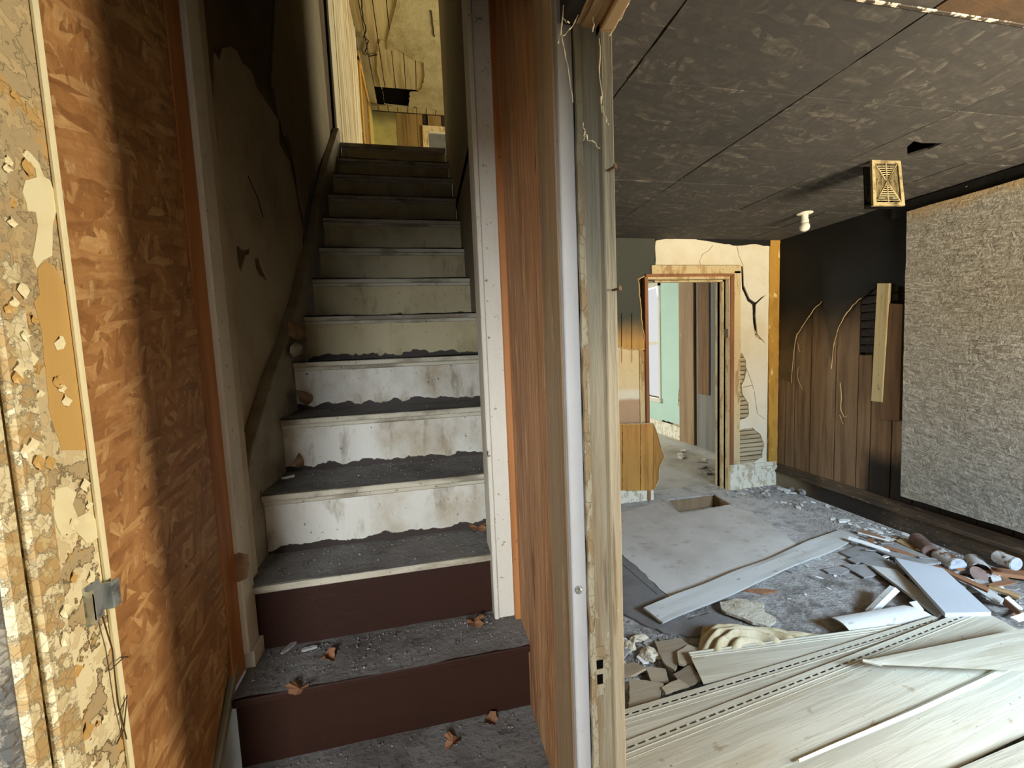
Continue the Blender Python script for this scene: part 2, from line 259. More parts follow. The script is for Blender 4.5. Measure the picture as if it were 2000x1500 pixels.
M['shard_grey'] = mk('shard_grey', (150, 148, 146), [(('n', 10, .42, .72), (120, 116, 112), .8), (('n', 60, .64, .7), (84, 78, 74), .7)], .75, [(('n', 30, .3, .7), .0015)], vary=.16)
M['shard_tile'] = mk('shard_tile', (160, 147, 127), [(('n', 14, .42, .7, (.15, 1, 1)), (144, 128, 106), .8), (('n', 60, .66, .7), (84, 70, 54), .7)], .6, [(('n', 40, .3, .7, (.1, 1, 1)), .0008)], vary=.14)
M['plaster_lump'] = mk('plaster_lump', (206, 198, 178), [(('n', 8, .42, .7), (150, 132, 100), .8), (('n', 40, .6, .68), (96, 78, 58), .7)], .9, [(('n', 30, .3, .7), .004)], vary=.1)
M['stick'] = mk('stick', (150, 108, 78), [(('n', 20, .4, .7, (.1, 1, 1)), (104, 70, 48), .8)], .75, [], vary=.15)
M['fabric'] = mk('fabric', (206, 194, 164), [(('n', 7, .42, .68), (160, 140, 100), .8), (('n', 24, .6, .72), (112, 92, 62), .6)], .85, [(('n', 60, .3, .7), .0012)])
M['can_white'] = mk('can_white', (190, 190, 186), [(('n', 14, .5, .58), (110, 72, 46)), (('n', 40, .6, .66), (70, 50, 38), .8)], .5, metal=.0)
M['can_brown'] = mk('can_brown', (122, 100, 90), [(('n', 14, .45, .7), (88, 66, 56), .8)], .6)
M['can_end'] = mk('can_end', (186, 190, 204), [(('n', 20, .5, .7), (140, 140, 150), .7)], .5)
M['metal'] = mk('metal', (196, 204, 206), [(('n', 30, .5, .65), (86, 84, 78), .7)], .35, metal=.8, spec=.5)
M['metal_rust'] = mk('metal_rust', (96, 78, 60), [(('n', 30, .5, .65), (60, 44, 32), .7)], .6, metal=.4)
M['vent'] = mk('vent', (176, 160, 118), [(('n', 16, .42, .62), (96, 82, 56), .85), (('n', 50, .6, .66), (44, 36, 26), .8)], .6, metal=.1)
M['vent_grey'] = mk('vent_grey', (92, 90, 90), [(('n', 12, .4, .7), (60, 58, 58))], .6, metal=.3)
M['porcelain'] = mk('porcelain', (232, 230, 212), [(('n', 20, .6, .7), (150, 140, 110), .6)], .25, spec=.5)
M['leaf'] = mk('leaf', (136, 96, 66), [(('n', 14, .42, .7), (104, 68, 46), .8)], .8, vary=.15)
M['web'] = mk('web', (206, 196, 168), [], .9)
M['chip'] = mk('chip', (150, 146, 140), [(('n', 20, .45, .7), (100, 94, 86), .7)], .85, vary=.35)
M['grit'] = mk('grit', (104, 98, 92), [(('n', 40, .5, .6), (150, 144, 132))], .9)
M['chip_white'] = mk('chip_white', (226, 226, 222), [(('n', 30, .55, .7), (170, 160, 144), .6)], .8, vary=.1)
M['tear'] = mk('tear', (150, 120, 88), [(('n', 14, .42, .7), (112, 84, 58), .8)], .85)
M['plaster_up'] = mk('plaster_up', (196, 184, 140), [(('n', 3, .4, .75), (158, 142, 98), .8), (('n', 8, .6, .78), (116, 98, 60), .6), (('X', -.28, -.5, .08, 4), (120, 92, 54), .7)], .85, [(('n', 8, .3, .7), .004)])
M['plank_up'] = mk('plank_up', (206, 190, 142), [(('n', 20, .42, .7, GY), (160, 134, 84), .8), (('n', 40, .68, .7), (70, 50, 30), .8)], .8, [(('n', 40, .3, .7, GY), .001)], vary=.08)
M['plank_wall_up'] = mk('plank_wall_up', (216, 206, 172), [(('n', 14, .46, .62, (1, 1, .05)), (156, 120, 76), .8), (('n', 40, .64, .7, (1, 1, .3)), (90, 64, 38), .8)], .75, [(('n', 40, .3, .7, GZ), .0015)], vary=.08)
M['wall_up'] = mk('wall_up', (188, 178, 110), [(('n', 4, .42, .72), (160, 146, 86), .8), (('Z', 5.0, 5.24, .08, 4), (84, 72, 44), .8)], .85)
M['brown_up'] = mk('brown_up', (150, 122, 72), [(('n', 16, .4, .7, GZ), (112, 86, 46), .8)], .8, vary=.1)
M['door_grey'] = mk('door_grey', (112, 112, 108), [(('n', 6, .4, .7), (90, 90, 86))], .7)

# ------------------------------------------------------------------ mesh helpers
AX = {'X': 0, 'Y': 1, 'Z': 2}
def at(px, py, ax, v):
    """the point of the plane ax = v that the photograph shows at (px, py)"""
    d = RT*((px-1000)/F) + DN*((py-750)/F) + _f
    i = AX[ax]; t = (v-CAM[i])/d[i]
    return CAM + d*t

class MB:
    def __init__(s): s.v = []; s.f = []
    def add(s, vs, fs):
        b = len(s.v); s.v += [tuple(x) for x in vs]; s.f += [tuple(i+b for i in f) for f in fs]; return s
    def box(s, x0, x1, y0, y1, z0, z1):
        vs = [(x, y, z) for z in (z0, z1) for y in (y0, y1) for x in (x0, x1)]
        return s.add(vs, [(0, 2, 3, 1), (4, 5, 7, 6), (0, 1, 5, 4), (2, 6, 7, 3), (0, 4, 6, 2), (1, 3, 7, 5)])
    def tube(s, pts, r, n=8, cap=True):
        pts = [Vector(p) for p in pts]; vs = []; fs = []
        up = Vector((.13, .31, .94))
        for i, p in enumerate(pts):
            t = (pts[min(i+1, len(pts)-1)]-pts[max(i-1, 0)]).normalized()
            a = t.cross(up).normalized(); b = t.cross(a)
            rr = r[i] if hasattr(r, '__len__') else r
            for k in range(n): vs.append(p + (a*math.cos(2*math.pi*k/n) + b*math.sin(2*math.pi*k/n))*rr)
        for i in range(len(pts)-1):
            for k in range(n): fs.append((i*n+k, i*n+(k+1) % n, (i+1)*n+(k+1) % n, (i+1)*n+k))
        if cap: fs += [tuple(range(n))[::-1], tuple((len(pts)-1)*n+k for k in range(n))]
        return s.add(vs, fs)
    def lathe(s, prof, o, axis, n=20):
        """rings (distance along the axis, radius)"""
        o = Vector(o); axis = Vector(axis).normalized(); a = axis.orthogonal().normalized(); b = axis.cross(a); vs = []; fs = []
        for d, r in prof:
            for k in range(n): vs.append(o + axis*d + (a*math.cos(2*math.pi*k/n) + b*math.sin(2*math.pi*k/n))*r)
        for i in range(len(prof)-1):
            for k in range(n): fs.append((i*n+k, i*n+(k+1) % n, (i+1)*n+(k+1) % n, (i+1)*n+k))
        fs += [tuple(range(n))[::-1], tuple((len(prof)-1)*n+k for k in range(n))]
        return s.add(vs, fs)
    def sheet(s, loops, th, n, jig=None):
        """flat polygon (first loop) with holes (further loops), thickened along -n; loops are lists of 3-D points"""
        n = Vector(n); lo = [[Vector(p) for p in l] for l in loops]
        tris = tessellate_polygon(lo); flat = [p for l in lo for p in l]; k = len(flat)
        vs = flat + [p - n*th for p in flat]; fs = []
        for t in tris:
            a, b, c = (flat[i] for i in t)
            if (b-a).cross(c-a).dot(n) < 0: t = t[::-1]
            fs.append(tuple(t)); fs.append(tuple(i+k for i in t[::-1]))
        b0 = 0
        for l in lo:
            q = len(l)
            for i in range(q):
                j = (i+1) % q; fs.append((b0+i, b0+i+k, b0+j+k, b0+j))
            b0 += q
        return s.add(vs, fs)
    def mesh(s, name):
        me = bpy.data.meshes.new(name); me.from_pydata(s.v, [], s.f); me.validate()
        bm = bmesh.new(); bm.from_mesh(me); bmesh.ops.recalc_face_normals(bm, faces=bm.faces); bm.to_mesh(me); bm.free()
        return me

def tag(o, label=None, cat=None, group=None, kind=None):
    for k, v in (('label', label), ('category', cat), ('group', group), ('kind', kind)):
        if v: o[k] = v
    return o
def adopt(o, parent):
    if parent:
        o.parent = parent; o.matrix_parent_inverse = Matrix.Translation(parent.location).inverted() if parent.type == 'EMPTY' and parent.rotation_euler.to_quaternion().angle == 0 else parent.matrix_basis.inverted()
    return o
def obj(name, mb, mat, parent=None, label=None, cat=None, group=None, kind=None, mw=None, smooth=False, bevel=0, mesh=None):
    me = mesh or mb.mesh(name)
    if bevel:
        bm = bmesh.new(); bm.from_mesh(me)
        es = [e for e in bm.edges if len(e.link_faces) == 2 and e.calc_face_angle(0) > .6]
        bmesh.ops.bevel(bm, geom=es, offset=bevel, segments=1, affect='EDGES', clamp_overlap=True); bm.to_mesh(me); bm.free()
    if not me.materials: me.materials.append(M[mat] if isinstance(mat, str) else mat)
    if smooth: me.polygons.foreach_set('use_smooth', [True]*len(me.polygons))
    o = bpy.data.objects.new(name, me); COL.objects.link(o)
    if mw is not None: o.matrix_basis = mw
    adopt(o, parent)
    return tag(o, label, cat, group, kind)
def box(name, b, mat, parent=None, bevel=0, **k): return obj(name, MB().box(*b), mat, parent, bevel=bevel, **k)
def empty(name, loc, label, cat, group=None):
    o = bpy.data.objects.new(name, None); COL.objects.link(o); o.location = loc; o.empty_display_size = .05
    return tag(o, label, cat, group)
def struct(name, mb, mat, **k): return obj(name, mb, mat, kind='structure', **k)

def jag(pts, amp, step, seed=0, closed=True, skip=()):
    """an outline broken up into an irregular torn edge"""
    r = random.Random(seed); pts = [Vector(p) for p in pts]; out = []
    n = len(pts)
    for i in range(n if closed else n-1):
        a, b = pts[i], pts[(i+1) % n]; out.append(a)
        if i in skip: continue
        L = (b-a).length; k = int(L/step)
        ax = [j for j in range(3) if abs(a[j]-pts[(i+2) % n][j]) > 1e-6 or abs(a[j]-b[j]) > 1e-6]
        for j in range(1, k):
            p = a.lerp(b, j/k)
            for q in range(3):
                if any(abs(pp[q]-pts[0][q]) > 1e-6 for pp in pts): p[q] += r.uniform(-amp, amp)
            out.append(p)
    if not closed: out.append(pts[-1])
    return out
def pix(ps, ax, v): return [at(x, y, ax, v) for x, y in ps]
NRM = {'X': (1, 0, 0), 'Y': (0, -1, 0), 'Z': (0, 0, 1)}

# ==================================================================== SETTING
XL, XR = -.505, .243              # faces of the vestibule walls
SL, SRT = -.555, .265             # faces of the stair walls
RX0, RX1, YF, ZC, YB = .325, 3.33, 3.42, 2.336, -.7
Z0, RISE = .615, .2
DY = [.86, 1.07, 1.22, 1.39, 1.62, 1.82, 2.04, 2.24, 2.45, 2.60, 2.80, 3.00, 3.23, 3.45]   # nosing of tread 0 .. 13
ZT = [Z0 + RISE*(k-1) for k in range(14)]
ZU = ZT[13]

# ---- floor of the room with its open hatch
hx0, hx1, hy0, hy1 = 2.04, 2.57, 3.08, 3.37
fl = MB()
Zf = 0.0
outer = [(RX0-.07, YB, Zf), (RX1+.02, YB, Zf), (RX1+.02, YF+.2, Zf), (RX0-.07, YF+.2, Zf)]
hole = [(2.03, 3.085, 0), (2.555, 3.10, 0), (2.585, 3.365, 0), (2.105, 3.375, 0)]
fl.sheet([outer, jag(hole, .004, .03, 3)], .012, (0, 0, 1))
floor = struct('floor', fl, 'floor')
hb = MB()
hb.box(2.0, 2.03, 3.06, 3.40, -.3, -.013).box(2.59, 2.62, 3.06, 3.40, -.3, -.013).box(2.0, 2.62, 3.38, 3.41, -.3, -.013).box(2.0, 2.62, 3.05, 3.08, -.3, -.013).box(2.0, 2.62, 3.05, 3.41, -.33, -.3)
obj('hatch_box', hb, 'board_tan', floor, label='raw wooden sides inside the open floor hatch')
# thin floor sheet lying on the boards, its near edge broken off
sh = pix([(1130, 1018), (1215, 1000), (1292, 978), (1330, 1003), (1424, 988), (1470, 1000), (1555, 1062), (1500, 1100), (1410, 1140), (1318, 1172)], 'Z', .006)
obj('floor_sheet', MB().sheet([jag(sh, .008, .06, 4)], .006, (0, 0, 1)), 'floor_sheet', floor, label='large pale grey sheet covering the floor before the hatch')
sh2 = pix([(1100, 1040), (1206, 1076), (1260, 1120), (1300, 1168), (1345, 1210), (1395, 1195), (1440, 1215), (1452, 1236), (1400, 1240), (1360, 1242), (1310, 1238), (1265, 1222), (1222, 1200), (1120, 1150)], 'Z', .012)
obj('broken_floor_sheet', MB().sheet([jag(sh2, .006, .03, 5)], .010, (0, 0, 1)), 'floor_dark', floor, label='dark grey floor covering ending in a ragged edge')
box('floor_strip', (0, .95, -.02, .02, 0, .008), 'floor_dark', floor, mw=Matrix.Translation((1.235, 2.06, .007)) @ Matrix.Rotation(R(95), 4, 'Z'))

# hall floor and front
struct('floor_hall', MB().box(-1.6, RX0-.07, YB, .72, -.03, 0), 'floor_dark')
wf = MB()
# front wall and room window; front opening's made-up sill and head shape stair light
wf.box(RX0-.06, 1.05, YB-.12, YB, 0, 2.6).box(-1.7, -.92, -.40, -.30, 0, 2.6).box(-.05, RX0-.06, -.40, -.30, 0, 2.6).box(-.92, -.05, -.40, -.30, 1.75, 2.6).box(-.92, -.05, -.40, -.30, 0, .82)
wf.box(1.05, 2.1, YB-.12, YB, 0, 2.6).box(2.1, 3.2, YB-.12, YB, 0, .62).box(2.1, 3.2, YB-.12, YB, 2.1, 2.6).box(3.2, RX1+.12, YB-.12, YB, 0, 2.6)
struct('wall_front', wf, 'wall_plain')
struct('wall_hall_left', MB().box(-1.7, -1.6, YB, .72, 0, 2.6), 'wall_plain')

# ---- right wall of the room
wr = MB()
wr.box(RX1+.03, RX1+.12, .12, YF+.1, -.1, 2.5).box(RX1+.03, RX1+.12, YB, .12, -.1, .6).box(RX1+.03, RX1+.12, YB, .12, 2.05, 2.5).box(RX1+.03, RX1+.12, YB, -.46, .6, 2.05)
wall_right = struct('wall_right', wr, 'dark_wood')
# planks, one by one, from the corner towards the camera
ed = [1519, 1535, 1552, 1584, 1632, 1676, 1703, 1745, 1790]
ys = [at(x, 760, 'X', RX1).y for x in ed]
for i in range(len(ys)-1):
    zt = [2.30, 2.30, 2.30, 2.30, 2.30, 1.74, 1.42, 1.30][i] if i < 8 else 2.3
    if i >= 5: zt = [1.27, 1.26, 1.5][i-5]
    dx = rng.uniform(0, .006)
    box('plank', (RX1-.004+dx, RX1+.028, ys[i+1]+.003, ys[i]-.003, .12, zt), 'plank_brown', wall_right, bevel=.002)
yy = ys[-1]; 
while yy > .35:
    w_ = rng.uniform(.16, .24); box('plank', (RX1+.002, RX1+.028, yy-w_+.003, yy-.003, .12, 2.3), 'plank_brown', wall_right); yy -= w_
# bare horizontal laths above the short planks
for i in range(11):
    z = 1.29+i*.062; box('lath', (RX1+.004, RX1+.026, 2.40, 2.655, z, z+.052), 'base_soot', wall_right)
# scorched covering sheets hanging over the planks with torn lower edges
sA = pix([(1522, 480), (1530, 462), (1640, 415), (1760, 372), (1800, 360), (1800, 560), (1716, 556), (1684, 582), (1668, 596), (1650, 618), (1636, 640), (1630, 668), (1624, 706),
          (1621, 690), (1618, 640), (1606, 590), (1590, 606), (1572, 632), (1556, 655), (1549, 690), (1546, 748), (1521, 737)], 'X', RX1-.012)
obj('scorched_sheet', MB().sheet([jag(sA, .004, .03, 8, skip=(0, 1, 2, 3, 4, 20))], .005, (-1, 0, 0)), 'soot_panel', wall_right, label='soot-blackened wall sheet with torn lower edge')
def edge_curl(ps, X, r, parent, name='torn_edge', mat='paper_edge'):
    pts = pix(ps, 'X', X); fine = []
    for i in range(len(pts)-1):
        for t in (0, .33, .66): fine.append(pts[i].lerp(pts[i+1], t) + Vector((rng.uniform(-.004, .001), rng.uniform(-.004, .004), rng.uniform(-.004, .004))))
    fine.append(pts[-1])
    return obj(name, MB().tube(fine, [r*rng.uniform(.6, 1.3) for _ in fine], 5), mat, parent)
edge_curl([(1606, 588), (1590, 604), (1572, 630), (1557, 654), (1550, 690), (1546, 748)], RX1-.016, .0032, wall_right)
edge_curl([(1557, 668), (1563, 688)], RX1-.015, .002, wall_right)
edge_curl([(1683, 582), (1666, 596), (1648, 620), (1636, 645), (1629, 670), (1624, 720)], RX1-.016, .0032, wall_right)
edge_curl([(1561, 715), (1557, 730), (1562, 750), (1568, 762)], RX1-.008, .002, wall_right)
edge_curl([(1641, 745), (1644, 770), (1643, 800), (1649, 815), (1655, 812)], RX1-.008, .003, wall_right)
edge_curl([(1640, 810), (1647, 828)], RX1-.008, .0025, wall_right)
# two boards nailed upright beside the grey sheet
def upright(name, ps, th, X, mat, label):
    q = pix(ps, 'X', X); mb = MB().sheet([q], th, (-1, 0, 0)); return obj(name, mb, mat, None, label, 'board', bevel=.002)
upright('upright_board', [(1726, 592), (1763, 594), (1756, 822), (1719, 820)], .025, RX1-.026, 'board_brown', 'short brown weathered board fixed upright beside the grey wood sheet')
upright('upright_board', [(1713, 553), (1737, 553), (1722, 786), (1701, 783)], .022, RX1-.036, 'board_white', 'narrow cream-painted board fixed upright on the sooty wall')
# baseboard along the right wall: face board, step and cap
bb = struct('baseboard_right', MB().box(RX1-.03, RX1-.004, .3, YF, 0, .135), 'base_soot', bevel=.002)
obj('baseboard_cap', MB().box(RX1-.045, RX1-.004, .3, YF, .135, .155).box(RX1-.028, RX1-.004, .3, YF, .155, .185).box(RX1-.016, RX1-.004, .3, YF, .185, .21), 'cap_soot', bb)
struct('trim_1', MB().box(RX1-.03, RX1+.02, .3, 2.44, 2.235, 2.33), 'soot_black', bevel=.003)
# grey pressed-wood sheet
gs = empty('wood_sheet', (RX1-.04, 1.4, .264), 'big grey weathered pressed-wood sheet fixed over the right wall', 'board')
P = pix([(1771, 416), (1759, 965)], 'X', RX1-.052)
q = [Vector((RX1-.052, P[0].y, 2.25)), Vector((RX1-.052, P[1].y, .268)), Vector((RX1-.052, .42, .262)), Vector((RX1-.052, .42, 2.25))]
obj('board', MB().sheet([jag(q, .002, .07, 3)], .018, (-1, 0, 0)), 'osb_grey', gs)
sc = MB()
for _ in range(26):
    y, z = rng.uniform(1.5, 2.3), rng.uniform(.32, 2.2); sc.lathe([(0, .004), (.003, .003)], (RX1-.0525, y, z), (-1, 0, 0), 6)
tag(obj('screw_heads', sc, 'metal_rust', gs), kind='stuff')

# ---- far wall with its doorway
DX0, DX1, DZ = 1.95, 2.77, 1.985
wfar = MB().box(RX0-.06, DX0, YF+.03, YF+.14, 0, 2.5).box(DX1, RX1+.03, YF+.03, YF+.14, 0, 2.5).box(DX0, DX1, YF+.03, YF+.14, DZ, 2.5)
wall_far = struct('wall_far', wfar, 'dark_wood')
zz = .10
while zz < 1.5:
    box('lath', (2.80, 3.25, YF+.012+rng.uniform(0, .006), YF+.03, zz+.003, zz+.036), 'lath', wall_far); zz += .0415
z2 = lambda x, y: (1180+x*.3934, 430+y*.3934)
outl = pix([(1281, 470), (1305, 466), (1310, 455), (1330, 452), (1348, 454), (1362, 466), (1385, 470), (1400, 472), (1440, 478), (1470, 476), (1503, 480), (1500, 700), (1497, 912), (1430, 914), (1440, 760), (1446, 560), (1446, 528), (1281, 528)], 'Y', YF)
h1 = pix([z2(*p) for p in [(652, 668), (685, 660), (705, 700), (708, 745), (698, 790), (681, 820), (690, 868), (718, 910), (720, 962), (700, 985), (652, 1004)]], 'Y', YF)
h2 = pix([z2(*p) for p in [(652, 1050), (700, 1034), (738, 1030), (775, 1062), (796, 1110), (785, 1178), (742, 1205), (652, 1216)]], 'Y', YF)
cr = pix([z2(*p) for p in [(681, 228), (690, 228), (695, 325), (724, 390), (752, 408), (776, 386), (806, 368), (778, 394), (755, 418), (752, 470), (762, 566), (785, 590), (806, 618), (775, 592), (750, 578), (739, 500), (735, 420), (712, 402), (684, 340)]], 'Y', YF)
pl = obj('plaster', MB().sheet([jag(outl, .008, .05, 11, skip=(10, 11, 12, 13, 14, 15, 16)), jag(h1, .006, .03, 12), jag(h2, .006, .03, 13), jag(cr, .002, .02, 14)], .014, (0, -1, 0)), 'plaster_cream', wall_far)
cr2 = [[(540, 125), (520, 150), (488, 170), (474, 205), (478, 225)], [(660, 130), (668, 175), (690, 225)], [(705, 735), (716, 760), (730, 800), (742, 840)], [(690, 830), (735, 820)], [(745, 850), (760, 960), (800, 990)]]
for c in cr2:
    pts = pix([z2(*p) for p in c], 'Y', YF-.0005); obj('crack', MB().tube(pts, .0025, 4), 'tear', wall_far)
# sooty strip of old covering left under the ceiling
so = pix([(1130, 436), (1530, 452), (1523, 484), (1500, 480), (1468, 477), (1440, 480), (1400, 474), (1385, 471), (1362, 468), (1346, 455), (1330, 452), (1312, 456), (1306, 466), (1278, 467), (1130, 470)], 'Y', YF-.008)
obj('torn_covering', MB().sheet([jag(so, .005, .04, 15, skip=(0, 1, 14))], .004, (0, -1, 0)), 'soot_panel', wall_far, label='sooty torn covering under the ceiling')
# paneling left of the doorway, plaster below it
pn = pix([(1080, 440), (1279, 456), (1279, 552), (1258, 540), (1247, 545), (1251, 600), (1254, 640), (1262, 680), (1254, 687), (1235, 682), (1200, 678), (1080, 670)], 'Y', YF-.012)
pn_o = obj('paneling', MB().sheet([jag(pn, .006, .035, 16, skip=(0, 1, 10, 11))], .008, (0, -1, 0)), 'panel_soot', wall_far, label='scorched wood paneling torn off along its lower edge')
obj('torn_edge', MB().tube([p + Vector((0, -.004, 0)) for p in jag(pix([(1258, 540), (1246, 546), (1251, 600), (1254, 640), (1263, 682), (1235, 683), (1205, 678)], 'Y', YF-.012), .004, .03, 17, closed=False)], .006, 5), 'paper_edge', wall_far)
for gx in (1214, 1234): 
    a, b = at(gx, 612, 'Y', YF-.0165), at(gx, 708, 'Y', YF-.0165); obj('groove', MB().tube([a, b], .002, 4), 'dark', wall_far)
lw = pix([(1080, 660), (1258, 668), (1254, 690), (1256, 760), (1268, 835), (1080, 850)], 'Y', YF+.004)
obj('plaster', MB().sheet([jag(lw, .004, .04, 18)], .02, (0, -1, 0)), 'plaster_low', wall_far, label='stained plaster left of the doorway')
obj('stud_edge', MB().box(1.872, 1.935, YF-.006, YF+.03, .72, 1.36), 'casing_cream', wall_far)
# torn-off scrap of wood paneling, board by board
scr = empty('paneling_scrap', (1.8, YF-.03, .1), 'orange wood paneling scrap with a torn right edge left of the doorway', 'panel')
tops = [(1080, 822), (1205, 828), (1216, 827), (1251, 826), (1276, 825)]
for i, ps in enumerate([[(1080, 826), (1215, 828), (1215, 958), (1080, 962)], [(1216, 829), (1250.5, 828), (1250.5, 958), (1216, 958)], [(1251.5, 828), (1275.5, 826), (1275.5, 957), (1251.5, 958)],
                        [(1276.5, 828), (1281, 842), (1289, 868), (1296, 893), (1288, 912), (1286, 935), (1279, 953), (1276.5, 957)]]):
    obj('panel_board', MB().sheet([jag(pix(ps, 'Y', YF-.04), .004, .025, 20+i, skip=(1,) if i < 3 else (7,))], .008, (0, -1, 0)), 'panel_wood', scr)
obj('torn_rim', MB().tube(jag(pix([(1205, 829), (1240, 828), (1275, 827), (1282, 842), (1290, 868), (1297, 893), (1288, 912), (1287, 935), (1279, 955)], 'Y', YF-.045), .004, .03, 25, closed=False), .005, 5), 'paper_edge', scr)
# baseboards of the far wall
bl = struct('baseboard_far_left', MB().box(1.0, 1.985, YF-.02, YF+.03, 0, .125), 'base_peel', bevel=.003)
br = struct('baseboard_far_right', MB().box(2.90, RX1-.03, YF-.022, YF+.03, 0, .175), 'base_peel', bevel=.003)
obj('baseboard_cap', MB().box(2.90, RX1-.03, YF-.03, YF+.03, .175, .20).box(2.90, RX1-.03, YF-.018, YF+.03, .2, .235), 'base_peel', br)
obj('plinth', MB().box(2.775, 2.90, YF-.034, YF+.03, 0, .25), 'base_peel', br)
# corner strip of gold paper
gp = pix([(1505, 470), (1527, 462), (1526, 560), (1521, 700), (1518, 908), (1502, 908), (1502, 700)], 'Y', YF-.012)
obj('corner_strip', MB().sheet([jag(gp, .004, .05, 27)], .02, (0, -1, 0)), 'gold_paper', wall_far, label='yellowed paper strip in the room corner')
# door frame
d1 = struct('door_1', MB().box(DX1, DX1+.024, YF-.02, YF+.17, 0, DZ).box(DX0-.024, DX0, YF-.02, YF+.17, 0, DZ).box(DX0-.024, DX1+.024, YF-.02, YF+.17, DZ, DZ+.022), 'casing_cream', bevel=.002)
obj('casing', MB().box(DX1+.045, DX1+.115, YF-.028, YF, .25, DZ+.07), 'casing_cream', d1, bevel=.003)
obj('inner_strip', MB().box(DX1+.006, DX1+.044, YF-.034, YF-.004, .25, DZ+.03), 'wood_red', d1, bevel=.003)
obj('casing', MB().box(DX0+.04, DX1+.115, YF-.028, YF, DZ+.045, DZ+.12), 'casing_cream', d1, bevel=.003)
obj('inner_strip', MB().box(DX0-.02, DX1+.045, YF-.034, YF-.004, DZ+.02, DZ+.044), 'wood_red', d1, bevel=.003)
obj('inner_strip', MB().box(DX0-.03, DX0+.002, YF-.03, YF+.17, .0, DZ+.02), 'wood_red', d1, bevel=.003)
obj('door_stop', MB().box(DX1-.014, DX1, YF+.05, YF+.09, 0, DZ).box(DX0, DX1, YF+.05, YF+.09, DZ-.014, DZ), 'casing_cream', d1)
obj('hinge', MB().box(DX1-.004, DX1+.002, YF+.0, YF+.04, 1.45, 1.53), 'metal_rust', d1)

# ---- back room
BX1, BY1, BZ = 3.60, 7.3, 2.55
struct('floor_back', MB().box(.3, BX1+.1, YF+.2, BY1+.1, -.03, 0), 'floor_back')
struct('ceiling_back', MB().box(.3, BX1+.1, YF+.14, BY1+.1, BZ, BZ+.06), 'wall_plain')
wb = MB().box(BX1+.03, BX1+.12, YF+.14, 5.84, 0, BZ).box(BX1+.03, BX1+.12, 6.5, BY1, 0, BZ).box(BX1+.03, BX1+.12, 5.84, 6.5, 0, .56).box(BX1+.03, BX1+.12, 5.84, 6.5, 2.34, BZ)
wall_back = struct('wall_back_right', wb, 'dark_wood')
struct('wall_back_end', MB().box(.3, BX1+.1, BY1, BY1+.1, 0, BZ), 'wall_plain')
struct('wall_back_left', MB().box(.2, .3, YF+.14, 5.2, 0, BZ).box(.2, .3, 6.6, BY1+.1, 0, BZ).box(.2, .3, 5.2, 6.6, 0, .7).box(.2, .3, 5.2, 6.6, 2.2, BZ), 'wall_plain')  # unseen opening added here to let the left fill in
gr = pix([(1330, 556), (1341, 556), (1338, 620), (1335, 660), (1331, 690), (1329, 700), (1331, 712), (1327, 755), (1324, 790), (1330, 800), (1329, 830), (1310, 824), (1285, 819)], 'X', BX1)
yg = at(1291, 650, 'X', BX1).y
gl = [Vector((BX1, yg, BZ)), Vector((BX1, 5.30, BZ))] + [p for p in gr[1:11]] + [Vector((BX1, yg, .22))]
obj('green_plaster', MB().sheet([jag(gl, .008, .05, 31, skip=(0, 12, 13))], .03, (-1, 0, 0)), 'green', wall_back, label='mint green painted plaster')
obj('green_plaster', MB().box(BX1, BX1+.03, yg, 6.6, 0, .56).box(BX1, BX1+.03, yg, 6.6, 2.36, BZ).box(BX1, BX1+.03, 6.55, BY1, 0, BZ), 'green', wall_back)
for i in range(16): box('lath', (BX1+.008, BX1+.03, 5.2, 5.62, .2+i*.13, .2+i*.13+.115), 'lath', wall_back)
box('baseboard_piece', (BX1-.02, BX1, 5.38, 7.3, 0, .2), 'base_peel', wall_back)
box('plank', (BX1-.03, BX1+.03, at(1358, 700, 'X', BX1).y, at(1330, 700, 'X', BX1).y, 0, BZ), 'board_tan', wall_back)
box('plank', (BX1-.05, BX1-.03, at(1383, 700, 'X', BX1-.05).y, at(1363, 700, 'X', BX1-.05).y, .73, BZ), 'board_brown', wall_back)
box('plank', (BX1-.02, BX1+.03, 3.56, at(1363, 700, 'X', BX1).y, 0, BZ), 'wall_grey', wall_back)
w1 = struct('window_1', MB().box(BX1-.02, BX1+.06, yg, yg+.05, .5, 2.36).box(BX1-.02, BX1+.06, 6.45, 6.5, .5, 2.36).box(BX1-.02, BX1+.06, yg, 6.5, 2.30, 2.36).box(BX1-.05, BX1+.06, yg-.03, 6.53, .5, .56), 'paint_white')
obj('sash_bar', MB().box(BX1+.03, BX1+.06, yg+.05, 6.45, 1.40, 1.45), 'paint_white', w1)
obj('pane', MB().box(BX1+.042, BX1+.046, yg+.05, 6.45, .56, 1.40), 'glass', w1)
obj('pane', MB().box(BX1+.042, BX1+.046, yg+.05, 6.45, 1.45, 2.30), 'glass', w1)

